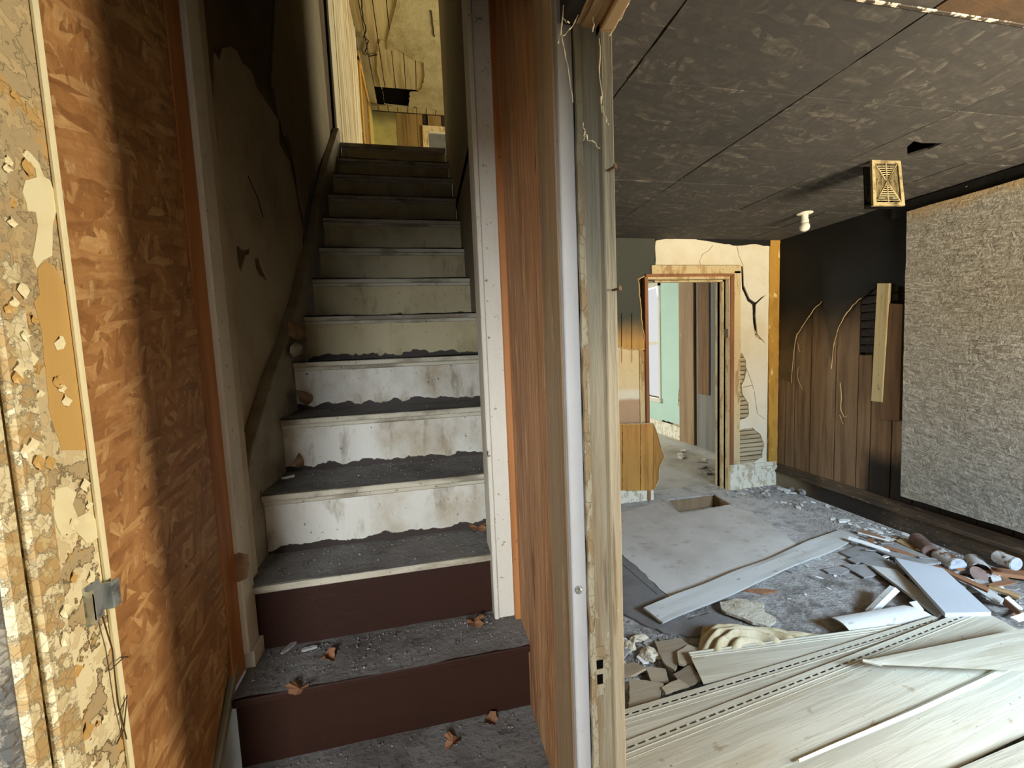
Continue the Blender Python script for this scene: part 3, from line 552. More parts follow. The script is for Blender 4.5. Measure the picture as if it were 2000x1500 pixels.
# ---- ceiling of pressed-wood panels
ce = struct('ceiling', MB().sheet([[(RX0-.06, YB, ZC+.012), (RX1+.05, YB, ZC+.012), (RX1+.05, YF+.05, ZC+.012), (RX0-.06, YF+.05, ZC+.012)],
     pix([(1772, 304), (1770, 288), (1785, 276), (1800, 279), (1840, 279), (1812, 292)], 'Z', ZC+.012)], .05, (0, 0, -1)), 'dark')
holep = pix([(1772, 304), (1771, 287), (1785, 275), (1800, 279), (1842, 279), (1812, 292)], 'Z', ZC)
rows = [YB, -.23, .18, .59, 1.0, 1.40, 1.805, 2.225, 2.63, 3.04, 3.45]
cx = [RX0-.05, .74, 1.462, 2.225, 2.95, RX1+.02]
hc = sum((Vector(p) for p in holep), Vector())/6
for j in range(len(rows)-1):
    off = 0 if j % 2 else 0
    for i in range(len(cx)-1):
        x0, x1, y0, y1 = cx[i]+.003, cx[i+1]-.003, rows[j]+.003, rows[j+1]-.003
        dz = rng.uniform(-.002, .002)
        lp = [[Vector((x0, y0, ZC+dz)), Vector((x1, y0, ZC+dz)), Vector((x1, y1, ZC+dz)), Vector((x0, y1, ZC+dz))]]
        lp[0] = jag(lp[0], .0022, .05, i*31+j)
        for p in lp[0]: p.z = ZC+dz
        if x0 < hc.x < x1 and y0 < hc.y < y1:
            lp.append([Vector((min(max(p.x, x0+.006), x1-.006), min(max(p.y, y0+.006), y1-.006), ZC+dz)) for p in holep])
        obj('ceiling_panel', MB().sheet(lp, .011, (0, 0, -1)), 'ceil_brown' if y1 < 1 and x0 > 1 else 'ceil_osb', ce)
obj('hole_lining', MB().box(2.22, 2.62, 1.58, 1.95, 2.52, 2.54).box(2.22, 2.23, 1.58, 1.95, 2.36, 2.52).box(2.61, 2.62, 1.58, 1.95, 2.36, 2.52).box(2.22, 2.62, 1.58, 1.59, 2.36, 2.52).box(2.22, 2.62, 1.94, 1.95, 2.36, 2.52), 'dark', ce)
struct('trim_2', MB().box(RX0, RX1, .985, .997, ZC-.006, ZC-.001), 'trim_flaked', bevel=.002)
struct('ceiling_hall', MB().box(-1.7, RX0-.06, YB-.1, 1.0, 2.5, 2.56), 'plaster_right')

# ---- wall between stair and room, and the stairwell walls
wm = MB().sheet([[(SRT, .69, 0), (SRT, YF+.03, 0), (SRT, 3.45, 2.7), (SRT, 3.45, 5.3), (SRT, .9, 5.3), (SRT, .9, 2.6), (SRT, .69, 2.6)]], RX0-SRT, (-1, 0, 0))
struct('wall_stair_header', MB().box(SL-.12, RX0, .90, 1.02, 2.5, 5.36), 'plaster_bare')
wall_mid = struct('wall_middle', wm, 'plaster_right')
struct('wall_middle_near', MB().box(SRT, RX0, YB, -.28, 0, 2.6).box(SRT, RX0, -.28, .69, 1.99, 2.6), 'plaster_right')
wsl = struct('wall_stair_left', MB().box(SL-.12, SL-.012, .7, 3.48, 0, 5.3), 'plaster_bare')
obj('bare_plaster', MB().box(SL-.012, SL-.006, 1.2, 3.47, .6, 5.3), 'plaster_bare', wsl)
z3 = lambda x, y: (330+x*.4, y*.4)
wp = [z3(*p) for p in [(222, 250), (245, 295), (262, 235), (300, 225), (330, 245), (360, 310), (410, 360), (430, 430), (490, 520), (535, 590), (540, 700), (590, 790), (612, 900), (640, 1050), (655, 1130), (655, 1220), (635, 1280), (620, 1330)]] + \
     [(570, 600), (556, 640), (552, 690), (540, 740), (528, 800), (516, 880), (508, 960), (500, 1080), (440, 1080), (400, 700)]
hA = [z3(*p) for p in [(330, 1200), (350, 1205), (365, 1222), (400, 1206), (400, 1235), (375, 1250), (360, 1300), (352, 1330), (340, 1300)]]
hB = [z3(*p) for p in [(418, 1262), (445, 1260), (460, 1310), (478, 1352), (490, 1380), (470, 1365), (440, 1340), (425, 1310)]]
obj('plaster', MB().sheet([jag(pix(wp, 'X', SL), .006, .04, 41), jag(pix(hA, 'X', SL), .003, .03, 42), jag(pix(hB, 'X', SL), .003, .03, 43)], .006, (1, 0, 0)), 'plaster_stair', wsl, label='pale plaster skin with a torn outline')
cks = [[(385, 860), (410, 920), (430, 960), (440, 1000), (458, 1060)], [(540, 590), (545, 640), (575, 720), (600, 800), (620, 900)]]
for c in cks: obj('crack', MB().tube([p + Vector((.001, 0, 0)) for p in pix([z3(*p) for p in c], 'X', SL)], .002, 4), 'dark_wood', wsl)
upl = [z3(*p) for p in [(500, 420), (515, 430), (540, 560), (560, 660), (590, 670), (610, 760), (630, 900), (660, 1060), (690, 900), (770, 720), (790, 700), (730, 0), (650, -60), (520, 0)]]
obj('plaster', MB().sheet([jag(pix(upl, 'X', SL-.001), .006, .05, 44)], .005, (1, 0, 0)), 'plaster_right', wsl, label='upper plaster of the stair wall')

# ---- vestibule: left side
wvl = struct('wall_left', MB().box(XL-.16, XL-.05, .62, 1.23, 0, 2.6), 'dark_wood')
struct('wall_stair_front', MB().box(-1.6, XL-.05, .64, .72, 0, 2.6), 'wall_plain')
ol = empty('wood_sheet', (XL, .95, .6), 'orange pressed-wood sheet on the left wall half in shadow', 'board')
q = [Vector((XL, .757, 2.45)), Vector((XL, .757, .30)), Vector((XL, .97, .535)), Vector((XL, 1.085, .685)), Vector((XL, 1.098, .75)), Vector((XL, 1.098, 2.45))]
obj('board', MB().sheet([jag(q, .0012, .06, 51)], .015, (1, 0, 0)), 'osb_left', ol)
# sloping skirting below the sheet, following the steps
sk = struct('baseboard_left', MB().sheet([[(XL-.012, .70, .22), (XL-.012, .97, .53), (XL-.012, 1.14, .73), (XL-.012, 1.20, .75), (XL-.012, 1.20, .40), (XL-.012, .86, .10), (XL-.012, .7, .05)]], .03, (1, 0, 0)), 'baseboard_green', bevel=.003)
obj('skirting_moulding', MB().sheet([[(XL+.004, .70, .19), (XL+.004, .97, .50), (XL+.004, 1.12, .675), (XL+.004, 1.12, .64), (XL+.004, .97, .465), (XL+.004, .70, .155)]], .016, (1, 0, 0)), 'baseboard_green', sk, bevel=.003)
# door frame at the left: stop, jamb and casing
jl = struct('door_2', MB().box(XL-.05, XL-.004, .62, .757, 0, 2.45), 'jamb_peel', bevel=.002)
obj('door_stop', MB().box(XL-.004, XL+.008, .626, .667, 0, 2.45), 'jamb_alligator', jl, bevel=.004)
obj('bead', MB().box(XL-.004, XL+.003, .747, .757, 0, 2.45), 'paint_cream', jl, bevel=.002)
obj('head_jamb', MB().box(XL-.05, SRT, .64, .78, 2.06, 2.5), 'dark_wood', jl)
obj('casing', MB().box(XL-.13, XL-.006, .59, .62, 0, 2.45), 'casing_grey', jl, bevel=.006)
obj('casing_bead', MB().box(XL-.012, XL+.002, .598, .624, 0, 2.45), 'jamb_alligator', jl, bevel=.004)
pk = [[(42, 300), (60, 299), (76, 318), (86, 345), (98, 352), (108, 380), (110, 414), (104, 436), (103, 470), (102, 500), (84, 508), (72, 524), (64, 502), (70, 470), (74, 440), (70, 414), (54, 412), (52, 396), (44, 375), (50, 352), (72, 346), (70, 330)],
      [(10, 630), (28, 640), (38, 665), (30, 690), (24, 724), (14, 715), (4, 690)], [(8, 690), (20, 700), (22, 735), (12, 728)],
      [(108, 955), (130, 950), (150, 962), (142, 985), (152, 1010), (172, 1000), (188, 1015), (192, 1050), (170, 1062), (150, 1040), (120, 1045), (106, 1010)]]
for i, p in enumerate(pk):
    obj('paint_flake', MB().sheet([jag(pix(p, 'X', XL-.0025), .0012, .012, 60+i)], .0014, (1, 0, 0)), 'paint_cream', jl)
oc = [(74, 524), (90, 510), (106, 520), (128, 560), (140, 590), (152, 660), (163, 740), (170, 800), (176, 880), (120, 880), (96, 800), (80, 640), (66, 590), (78, 575)]
obj('bare_patch', MB().sheet([jag(pix(oc, 'X', XL-.0035), .0012, .014, 70)], .0006, (1, 0, 0)), 'paint_ochre', jl)
for i in range(46):     # curled flakes on the jamb and stop
    z = rng.uniform(.72, 1.5) if i > 10 else rng.uniform(1.5, 1.9); y = rng.uniform(.632, .742); s_ = rng.uniform(.004, .010)
    xx = XL+.009 if y < .667 else XL-.0035
    p0 = [Vector((xx + (.0035 if k % 3 == 0 else .0006), y+s_*math.cos(a)*rng.uniform(.6, 1.2), z+s_*1.3*math.sin(a)*rng.uniform(.6, 1.2))) for k, a in enumerate([j*math.pi/4 for j in range(8)])]
    mbf = MB(); c0 = sum(p0, Vector())/8; c0.x = xx+.0012; mbf.add(p0+[c0], [(k, (k+1) % 8, 8) for k in range(8)])
    obj('paint_flake', mbf, 'paint_cream' if i % 3 else 'paint_ochre', jl)
# bent metal strike on the left jamb
stl = empty('strike_plate', (XL, .727, 1.07), 'bent bright metal strike plate on the peeling left door jamb', 'latch')
obj('plate', MB().box(XL-.004, XL-.001, .708, .738, 1.045, 1.105), 'metal', stl)
obj('lip', MB().box(XL-.001, XL+.014, .736, .739, 1.055, 1.097).box(XL+.012, XL+.015, .738, .752, 1.055, 1.097), 'metal', stl)
obj('keeper', MB().box(XL-.001, XL+.010, .708, .712, 1.05, 1.10).box(XL+.008, XL+.011, .708, .722, 1.055, 1.095), 'metal', stl)
tag(obj('cobweb', MB().tube([(XL+.004, .727, 1.05), (XL+.006, .735, .99), (XL+.002, .738, .90), (XL+.003, .745, .83)], .0012, 4).tube([(XL+.004, .73, .96), (XL+.01, .75, .965), (XL+.006, .765, .955)], .0012, 4).tube([(XL+.002, .735, .88), (XL+.008, .75, .90), (XL+.003, .742, .85), (XL+.006, .72, .845)], .001, 4), 'metal_rust'), 'dark dusty web strands hanging below the left strike plate', 'cobweb')
# orange strip and white casing left of the stair
struct('trim_3', MB().box(XL-.02, XL+.002, 1.10, 1.165, .62, 2.5), 'trim_orange', bevel=.002)
cl = struct('trim_4', MB().box(XL-.025, XL+.014, 1.165, 1.235, .66, 2.6), 'paint_white', bevel=.004)
obj('casing_foot', MB().box(XL-.02, XL+.022, 1.175, 1.24, .616, .66), 'paint_white', cl)
obj('bare_patch', MB().sheet([jag(pix([(448, 1086), (466, 1080), (484, 1084), (486, 1104), (482, 1130), (468, 1136), (454, 1138), (450, 1110)], 'Y', 1.1638), .0012, .012, 91)], .002, (0, -1, 0)), 'tear', cl)
obj('inner_jamb', MB().box(XL-.05, XL+.0, 1.235, 1.30, .62, 2.6), 'plaster_stair', cl)
# ---- vestibule: right side
orr = empty('wood_sheet', (XR, .95, .4), 'brown wood sheet on the vestibule wall right of the stairs', 'board')
obj('board', MB().box(XR, SRT-.002, .80, 1.19, .1, 2.45), 'osb_right', orr, bevel=.001)
struct('trim_5', MB().box(XR-.016, SRT, 1.182, 1.21, .6, 2.5), 'trim_orange', bevel=.002)
cr_ = struct('trim_6', MB().box(.178, XR-.012, 1.20, 1.225, .616, 2.6), 'paint_white', bevel=.002)
obj('casing_edge', MB().box(.166, .180, 1.194, 1.30, .616, 2.6), 'paint_white', cr_, bevel=.003)
struct('trim_7', MB().box(XR-.008, SRT, .70, .805, 0, 2.45), 'board_tan', bevel=.002)
struct('trim_8', MB().box(XR-.006, XR+.021, .683, .70, 0, 2.45), 'paint_blue', bevel=.002)
obj('bolt', MB().lathe([(0, .0045), (.003, .0065), (.007, .0065), (.010, .004)], at(1128, 1150, 'Y', .683), (0, -1, 0), 12), 'metal', None, 'small shiny bolt head in the bluish-white trim edge', 'bolt')
# ---- post: jamb of the doorway into the room
d3 = struct('door_3', MB().box(.270, .326, .684, .72, 0, 1.985), 'post_wood', bevel=.0015)
obj('joint', MB().box(.264, .271, .690, .72, 0, 2.4), 'post_dark', d3)
pe = MB(); n_ = 70; prof = []
for i in range(n_+1):
    z = 1.965*i/n_; prof.append((z, rng.uniform(-.0012, .0012)))
pe.v = [(x+d*1.0, y, z) for z, d in prof for x, y in ((.267, .68), (.2775, .68), (.2775, .69), (.267, .69))]
pe.f = [tuple(i*4+k for k in (a, (a+1) % 4))+tuple((i+1)*4+k for k in ((a+1) % 4, a)) for i in range(n_) for a in range(4)] + [(0, 1, 2, 3), tuple(n_*4+k for k in (3, 2, 1, 0))]
obj('peeled_edge', pe, 'post_edge', d3)
obj('door_stop', MB().box(.306, .327, .668, .70, 0, 1.985), 'post_wood', d3, bevel=.002)
obj('head_jamb', MB().box(.270, .326, -.28, .72, 1.945, 1.985), 'header', d3, bevel=.002)
obj('head_casing', MB().box(.245, .270, -.35, .70, 1.945, 2.05), 'post_dark', d3, bevel=.002)
obj('head_stop', MB().box(.306, .327, -.28, .69, 1.93, 1.946), 'header', d3, bevel=.002)
obj('jamb', MB().box(.262, .33, -.30, -.28, 0, 1.985), 'post_wood', d3)
sp = empty('strike_plate', at(1170, 1310, 'Y', .684), 'painted-over strike plate with two latch holes in the doorway post', 'latch')
c = at(1170, 1310, 'Y', .684); 
plo = obj('plate', MB().sheet([[Vector((c.x+a, .6825, c.z+b)) for a, b in ((-.011, -.047), (.011, -.047), (.012, -.02), (.026, -.012), (.026, .022), (.012, .03), (.011, .047), (-.011, .047))],
    [Vector((c.x+a, .6825, c.z+b)) for a, b in ((-.006, .004), (.008, .004), (.008, .022), (-.006, .022))], [Vector((c.x+a, .6825, c.z+b)) for a, b in ((-.006, -.026), (.007, -.026), (.007, -.006), (-.006, -.006))]], .002, (0, -1, 0)), 'post_edge', sp)
obj('latch_hole', MB().box(c.x-.006, c.x+.008, .6834, .6842, c.z+.004, c.z+.022), 'dark', plo)
obj('latch_hole', MB().box(c.x-.006, c.x+.007, .6834, .6842, c.z-.026, c.z-.006), 'dark', plo)
for (x, y) in ((1187, 333), (1196, 567)):
    p = at(x, y, 'Y', .667); obj('nail', MB().lathe([(0, .002), (.014, .002), (.0145, .0045), (.0165, .0045)], p, (.5, -1, .1), 8), 'metal_rust', None, 'rusty nail driven into the post near its top' if y < 400 else 'lower rusty nail in the edge of the post, at door-top height', 'nail')
# cobwebs in the top corner of the post
wb_ = MB()
def strand(ps, Y, r=.0009):
    pts = pix(ps, 'Y', Y); fine = []
    for i in range(len(pts)-1):
        for t in (0, .25, .5, .75): fine.append(pts[i].lerp(pts[i+1], t)+Vector((rng.uniform(-.0012, .0012), rng.uniform(-.004, .004), rng.uniform(-.0012, .0012))))
    fine.append(pts[-1]); wb_.tube(fine, [r*rng.uniform(.5, 1.4) for _ in fine], 4)
for ps in ([(1102, 10), (1095, 60), (1102, 95), (1112, 140), (1119, 200)], [(1135, 22), (1118, 50), (1100, 70)], [(1095, 60), (1090, 85)], [(1098, 40), (1112, 45)], [(1150, 0), (1160, 40), (1158, 62)],
           [(1172, 70), (1173, 150), (1176, 220)], [(1231, 0), (1212, 35), (1190, 70)], [(1139, 240), (1142, 258), (1140, 275)], [(1141, 262), (1160, 280), (1172, 290)], [(1174, 190), (1182, 230), (1189, 245)]): strand(ps, .66)
tag(obj('cobweb', wb_, 'web'), 'pale dusty cobweb strands at the top corner of the doorway post', 'cobweb')

# ==================================================================== STAIRCASE
st = empty('staircase', (-.13, .86, .2), 'steep boxed wooden staircase with dirty white risers and dusty treads', 'staircase')
X0, X1 = SL+.042, SRT-.002
mr = MB().box(0, X1-X0, 0, .018, -.02, RISE-.028).mesh('riser'); mr.materials.append(M['riser_white'])
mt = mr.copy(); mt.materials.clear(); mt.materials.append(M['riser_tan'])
for k in range(1, 14):
    x0, x1 = (X0, X1) if k > 1 else (XL+.004, XR)
    y = DY[k]+.022
    if k == 1 or k == 2:
        obj('riser', MB().box(x0, x1, y, y+.018, ZT[k-1], ZT[k]-.026), 'riser_brown', st, label='dark brown painted riser')
    else:
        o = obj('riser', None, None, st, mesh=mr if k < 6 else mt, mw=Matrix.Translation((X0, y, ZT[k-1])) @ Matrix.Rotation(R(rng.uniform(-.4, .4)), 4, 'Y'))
        obj('riser_moulding', MB().box(x0, x1, y-.012, y, ZT[k]-.042, ZT[k]-.026), 'nosing', o, bevel=.003)
for k in range(0, 13):
    x0, x1 = (X0, X1) if k > 1 else (XL+.004, XR)
    y0, y1 = DY[k], DY[k+1]+.03
    tm = MB(); nx, ny = 24, 8       # worn, dished tread
    vs_ = []
    for j in range(ny+1):
        for i in range(nx+1):
            u, v = i/nx, j/ny
            z = ZT[k] - .004*math.exp(-((u-.5)/.25)**2)*math.exp(-(v/.4)**2) + .0035*mnoise.noise(Vector((u*9+k*5, v*3, k)))
            vs_.append((x0+(x1-x0)*u, y0+(y1-y0)*v + (rng.uniform(-.0012, .0012) if j == 0 else 0), z))
    tm.add(vs_, [(j*(nx+1)+i, j*(nx+1)+i+1, (j+1)*(nx+1)+i+1, (j+1)*(nx+1)+i) for j in range(ny) for i in range(nx)])
    to = obj('tread', tm, 'tread_dust', st)
    obj('nosing', MB().box(x0, x1, y0, y1, ZT[k]-.026, ZT[k]-.0065), 'nosing' if k > 1 else 'riser_brown', to, bevel=.003)
    if k == 2: pass
obj('landing_edge', MB().box(SL, SRT, DY[13], DY[13]+.12, ZU-.03, ZU), 'nosing', st, bevel=.003)
obj('riser', MB().box(XL+.004, XR, DY[0]+.022, DY[0]+.04, ZT[0]-.2, ZT[0]-.026), 'riser_brown', st)
obj('tread', MB().box(XL+.004, XR, .66, DY[0]+.03, ZT[0]-.226, ZT[0]-.2), 'tread_dust', st)
obj('riser', MB().box(XL+.004, XR, .68, .70, 0, ZT[0]-.226), 'riser_brown', st)
# left skirting string
pts = [(SL, 1.23, ZT[1]-.1), (SL, 1.23, ZT[2]+.14)] + [(SL, DY[k]-.02, ZT[k]+(.15 if k < 5 else .09)) for k in range(3, 14)] + [(SL, DY[13]+.02, ZT[13]+.08), (SL, DY[13]+.02, ZT[13]-.3)]
obj('skirting', MB().sheet([[Vector(p)+Vector((.04, 0, 0)) for p in pts]], .04, (1, 0, 0)), 'skirt', st, bevel=.003)
# torn wallpaper curls and plaster on the stairs
def curl(name, ps, X, bulge, mat, label, cat):
    pts = pix(ps, 'X', X); c0 = sum(pts, Vector())/len(pts); n = len(pts)
    mid = [p.lerp(c0, .45)+Vector((bulge, -bulge*.6, 0)) for p in pts]; out = [p+Vector((rng.uniform(0, bulge*.6), 0, 0)) for p in pts]
    mb = MB(); mb.add(out+mid+[c0+Vector((bulge*1.3, -bulge*.8, 0))], [(i, (i+1) % n, n+(i+1) % n, n+i) for i in range(n)]+[(n+i, n+(i+1) % n, 2*n) for i in range(n)])
    o = obj(name, mb, mat, None, label, cat, smooth=True)
    md = o.modifiers.new('s', 'SOLIDIFY'); md.thickness = .002; return o
curl('wallpaper_curl', [(556, 625), (574, 630), (590, 648), (595, 664), (585, 668), (572, 666), (558, 655)], SL+.05, .03, 'tear', 'curl of torn wallpaper sticking out above the sixth step', 'wallpaper')
curl('wallpaper_curl', [(566, 676), (574, 668), (590, 672), (588, 692), (572, 698), (565, 690)], SL+.055, .015, 'plaster_lump', 'small white flap of torn wallpaper at the left stair edge', 'wallpaper')
curl('wallpaper_curl', [(571, 762), (585, 763), (600, 768), (618, 766), (632, 776), (630, 790), (616, 798), (598, 795), (584, 784)], SL+.07, .03, 'tear', 'large brown wallpaper curl lying at the left end of a step', 'wallpaper')
curl('wallpaper_curl', [(584, 884), (590, 896), (596, 910), (582, 914), (566, 910), (573, 900)], SL+.09, .012, 'tear', 'small triangle of torn wallpaper leaning on a white riser', 'wallpaper')
def leaf(name, px, py, k, size, rot, label, lobes=5):
    c = at(px, py, 'Z', ZT[k]+.004); pts = []
    for i in range(20):
        a = 2*math.pi*i/20; r = 1.35*size*(.55+.45*abs(math.cos(lobes*a/2)))*(1 if i % 2 else .8)
        pts.append(Vector((c.x+r*math.cos(a+rot), c.y+r*.8*math.sin(a+rot), c.z+.005+.010*math.cos(2*a))))
    mb = MB(); mb.add(pts+[c], [(i, (i+1) % 20, 20) for i in range(20)])
    e = obj(name, mb, 'leaf', None, label, 'leaf'); obj('stem', MB().tube([c, c+Vector((math.cos(rot)*size*1.6, math.sin(rot)*size*1.4, .006))], .0012, 5), 'leaf', e)
leaf('dry_leaf', 927, 1216, 1, .026, .4, 'brown lobed dry leaf on the second dark step, at the right')
leaf('dry_leaf', 585, 1345, 1, .024, 2.8, 'pale brown dry leaf at the front edge of a dusty step', 2)
leaf('dry_leaf', 640, 1285, 1, .022, 1.2, 'reddish dry leaf lying flat left of middle on a dusty step', 3)
leaf('dry_leaf', 935, 1030, 2, .034, .2, 'reddish-brown crumpled leaf in the corner of the third step', 5)
leaf('dry_leaf', 958, 1410, 0, .02, 1.1, 'light dry leaf on the lowest dark step', 2)
leaf('dry_leaf', 885, 1450, 0, .022, 2.2, 'dull curled leaf low on the bottom dark step', 4)
def sliver(px, py, z, L, W, rot, label, mat='stick', cat='splinter', name='wood_splinter'):
    c = at(px, py, 'Z', z); mb = MB(); n = 5
    vs_ = []; 
    for i in range(n+1):
        t = i/n-.5; w_ = W*(1-abs(t)*.9)*rng.uniform(.8, 1.2)
        for s_ in (-1, 1):
            for h in (0, .006): vs_.append((t*L, s_*w_/2, h+.003*rng.random()))
    fs = []
    for i in range(n):
        b = i*4; fs += [(b, b+4, b+6, b+2), (b+1, b+3, b+7, b+5), (b, b+1, b+5, b+4), (b+2, b+6, b+7, b+3)]
    fs += [(0, 2, 3, 1), (n*4, n*4+1, n*4+3, n*4+2)]
    mb.add(vs_, fs)
    return obj(name, mb, mat, None, label, cat, mw=Matrix.Translation((c.x, c.y, z+.001)) @ Matrix.Rotation(rot, 4, 'Z'))
sliver(575, 1258, ZT[1], .09, .016, 1.1, 'grey-brown wood splinter on the dusty step, left side', 'shard_grey')
sliver(605, 1270, ZT[1], .04, .01, .1, 'short splinter beside the red leaf on a dusty step', 'shard_grey')
sliver(563, 935, ZT[3]+.002, .04, .014, .5, 'white plaster sliver at the left end of a tread', 'chip_white', 'plaster chip', 'plaster_chip')
# grit on the treads: nobody could count it
gm = MB()
for k in range(0, 6):
    n = [120, 260, 150, 90, 40, 20][k]
    for _ in range(n):
        x = rng.uniform(XL+.03, XR-.04); y = DY[k]+(DY[k+1]-DY[k])*(1-rng.random()**2*.9); s_ = rng.uniform(.0012, .004)
        z = ZT[k]+.001; a = rng.random()*6
        p = [(x+s_*math.cos(a+j*2.1)*rng.uniform(.7, 1.6), y+s_*math.sin(a+j*2.1), z) for j in range(3)]
        gm.add(p+[(x, y, z+s_*1.2)], [(0, 1, 3), (1, 2, 3), (2, 0, 3)])
tag(obj('step_grit', gm, 'grit'), 'grey grit and crumbs scattered over the lower treads', 'grit', kind='stuff')

# ==================================================================== UPSTAIRS HALL
UX, UZ, UY = -.57, 5.26, 7.25
struct('floor_upstairs', MB().box(-.9, 3.6, DY[13]+.12, UY+.1, ZU-.06, ZU), 'tread_dust')
wu = struct('wall_upstairs_left', MB().box(UX-.12, UX-.02, 3.48, UY+.1, ZU-.1, UZ+.1), 'dark_wood')
y = 3.53; 
while y < 5.56:
    w_ = rng.uniform(.10, .145); box('plank', (UX-.02, UX+rng.uniform(-.004, .003), y+.003, min(y+w_, 5.57)-.003, ZU, UZ), 'plank_wall_up', wu, bevel=.002); y += w_
box('door_casing', (UX-.02, UX+.02, 5.575, 5.68, ZU, 5.0), 'gold_paper', wu, bevel=.003)
box('door_leaf', (UX-.02, UX-.004, 5.69, 6.45, ZU, 4.95), 'brown_up', wu)
box('door_casing', (UX-.02, UX+.02, 6.46, 6.58, ZU, 5.0), 'gold_paper', wu, bevel=.003)
box('door_casing', (UX-.02, UX+.02, 5.575, 6.58, 4.95, 5.06), 'gold_paper', wu)
box('plaster', (UX-.02, UX, 6.59, UY, ZU, UZ), 'wall_up', wu)
struct('trim_9', MB().box(SL-.06, SL+.012, 3.455, 3.53, ZU-.02, 5.26), 'dark_wood', bevel=.003)
cu = struct('ceiling_upstairs', MB().box(-.9, 3.6, 1.0, UY+.1, UZ+.04, UZ+.1), 'dark')
z6 = lambda x, y: (580+x/3, y/3)
bx = [-.62+.148*i for i in range(10)]
for i in range(9):
    for (ya, yb) in ((1.2, 6.63), (7.11, UY)) if 1 <= i <= 4 else ((1.2, UY),):
        box('ceiling_board', (bx[i]+.005, bx[i+1]-.005, ya, yb, UZ+.012+rng.uniform(0, .004), UZ+.035), 'plank_up', cu)
po = [Vector((-.62, 1.2, UZ)), Vector((.9, 1.2, UZ)), Vector((.9, 6.98, UZ))] + pix([z6(*p) for p in [(835, 655), (800, 640), (760, 632), (720, 642), (690, 625), (660, 640)]], 'Z', UZ) + [Vector((-.0, 7.10, UZ)), Vector((-.37, 7.08, UZ)), Vector((-.62, 7.1, UZ))]
ph = pix([z6(*p) for p in [(470, 330), (478, 268), (490, 235), (525, 246), (530, 290), (552, 300), (590, 290), (650, 325), (688, 352), (742, 366), (748, 440), (735, 505), (708, 542), (662, 542), (658, 600), (650, 636), (512, 610), (500, 525), (486, 480), (470, 400)]], 'Z', UZ)
ph2 = pix([z6(*p) for p in [(280, -10), (380, -10), (382, 60), (404, 185), (385, 215), (355, 180), (320, 120)]], 'Z', UZ)
obj('plaster', MB().sheet([jag(po, .008, .08, 81, skip=(0, 1)), jag(ph, .010, .05, 82)], .012, (0, 0, -1)), 'plaster_up', cu)
for ln in ([(285, -5), (300, 60), (330, 140), (345, 215)], [(378, 0), (385, 80), (404, 180), (392, 215), (420, 240), (400, 300), (425, 330), (470, 320)], [(785, 60), (792, 110), (800, 170), (806, 215)]):
    obj('crack', MB().tube(jag(pix([z6(*p) for p in ln], 'Z', UZ-.002), .008, .06, 83, closed=False), .008, 4), 'dark_wood', cu)
obj('hatch_box', MB().box(-.37, .02, 6.62, 7.12, UZ+.3, UZ+.32).box(-.38, -.37, 6.62, 7.12, UZ+.036, UZ+.3).box(.02, .03, 6.62, 7.12, UZ+.036, UZ+.3).box(-.37, .02, 6.61, 6.62, UZ+.036, UZ+.3).box(-.37, .02, 7.12, 7.13, UZ+.036, UZ+.3), 'dark', cu)
we = struct('wall_upstairs_end', MB().box(-.9, 3.6, UY+.02, UY+.12, ZU-.1, UZ+.1), 'dark_wood')
obj('plaster', MB().box(-.62, -.215, UY, UY+.02, ZU, UZ), 'wall_up', we)
for i, (a, b) in enumerate([(-.21, -.055), (-.05, .11), (.115, .20), (.29, .5)]): box('plank', (a, b, UY, UY+.02, ZU, UZ), 'brown_up', we)
dd = struct('door_4', MB().box(.19, .285, UY-.03, UY, ZU, 5.085).box(.285, .75, UY-.03, UY, 4.985, 5.085), 'casing_cream', bevel=.004)
obj('door_leaf', MB().box(.285, 1.1, UY-.008, UY+.002, ZU, 4.965), 'door_grey', dd)
obj('ledge', MB().box(.285, .75, UY-.04, UY, 4.965, 4.985), 'paint_white', dd)
struct('wall_upstairs_right', MB().box(3.5, 3.6, 3.35, UY+.1, ZU-.1, UZ+.1), 'wall_up')
struct('wall_upstairs_near', MB().box(RX0, 3.5, 3.33, 3.43, ZU-.1, UZ+.1), 'wall_up')

# ==================================================================== CEILING FITTINGS OF THE ROOM
vn = empty('vent_grille', (2.43, 1.83, 2.08), 'rusty rectangular vent grille hanging down from the sooty ceiling', 'vent')
A_, B_, C_, D_ = at(1703, 312, 'Y', 1.84), at(1759, 312, 'Y', 1.83), at(1768, 401, 'Y', 1.80), at(1706, 401, 'Y', 1.80)
u = (B_-A_); v = (D_-A_); nn = u.cross(v).normalized()
if nn.y > 0: nn = -nn
def gp_(a, b, h=0): return A_ + u*a + ((D_-A_)*(1-a)+(C_-B_)*a)*b + nn*h
fm = MB()
for (a0, a1, b0, b1) in ((0, 1, 0, .07), (0, 1, .93, 1), (0, .1, .07, .93), (.9, 1, .07, .93)):
    fm.sheet([[gp_(a0, b0), gp_(a1, b0), gp_(a1, b1), gp_(a0, b1)]], .012, nn)
vf = obj('frame', fm, 'vent', vn)
obj('duct_back', MB().sheet([[gp_(.03, .03, -.05), gp_(.97, .03, -.05), gp_(.97, .97, -.05), gp_(.03, .97, -.05)]], .004, nn), 'dark', vn)
for side in range(4):
    for i in range(8):
        t = .06+.40*i/8
        if side == 0: a, b = (.1+t*.86, .07+t*.93), (.9-t*.86, .07+t*.93)
        if side == 1: a, b = (.1+t*.86, .93-t*.93), (.9-t*.86, .93-t*.93)
        if side == 2: a, b = (.1+t*.86, .09+t*.93), (.1+t*.86, .91-t*.93)
        if side == 3: a, b = (.9-t*.86, .09+t*.93), (.9-t*.86, .91-t*.93)
        obj('slat', MB().tube([gp_(*a, -.006), gp_(*b, -.006)], .0032, 4), 'vent', vf)
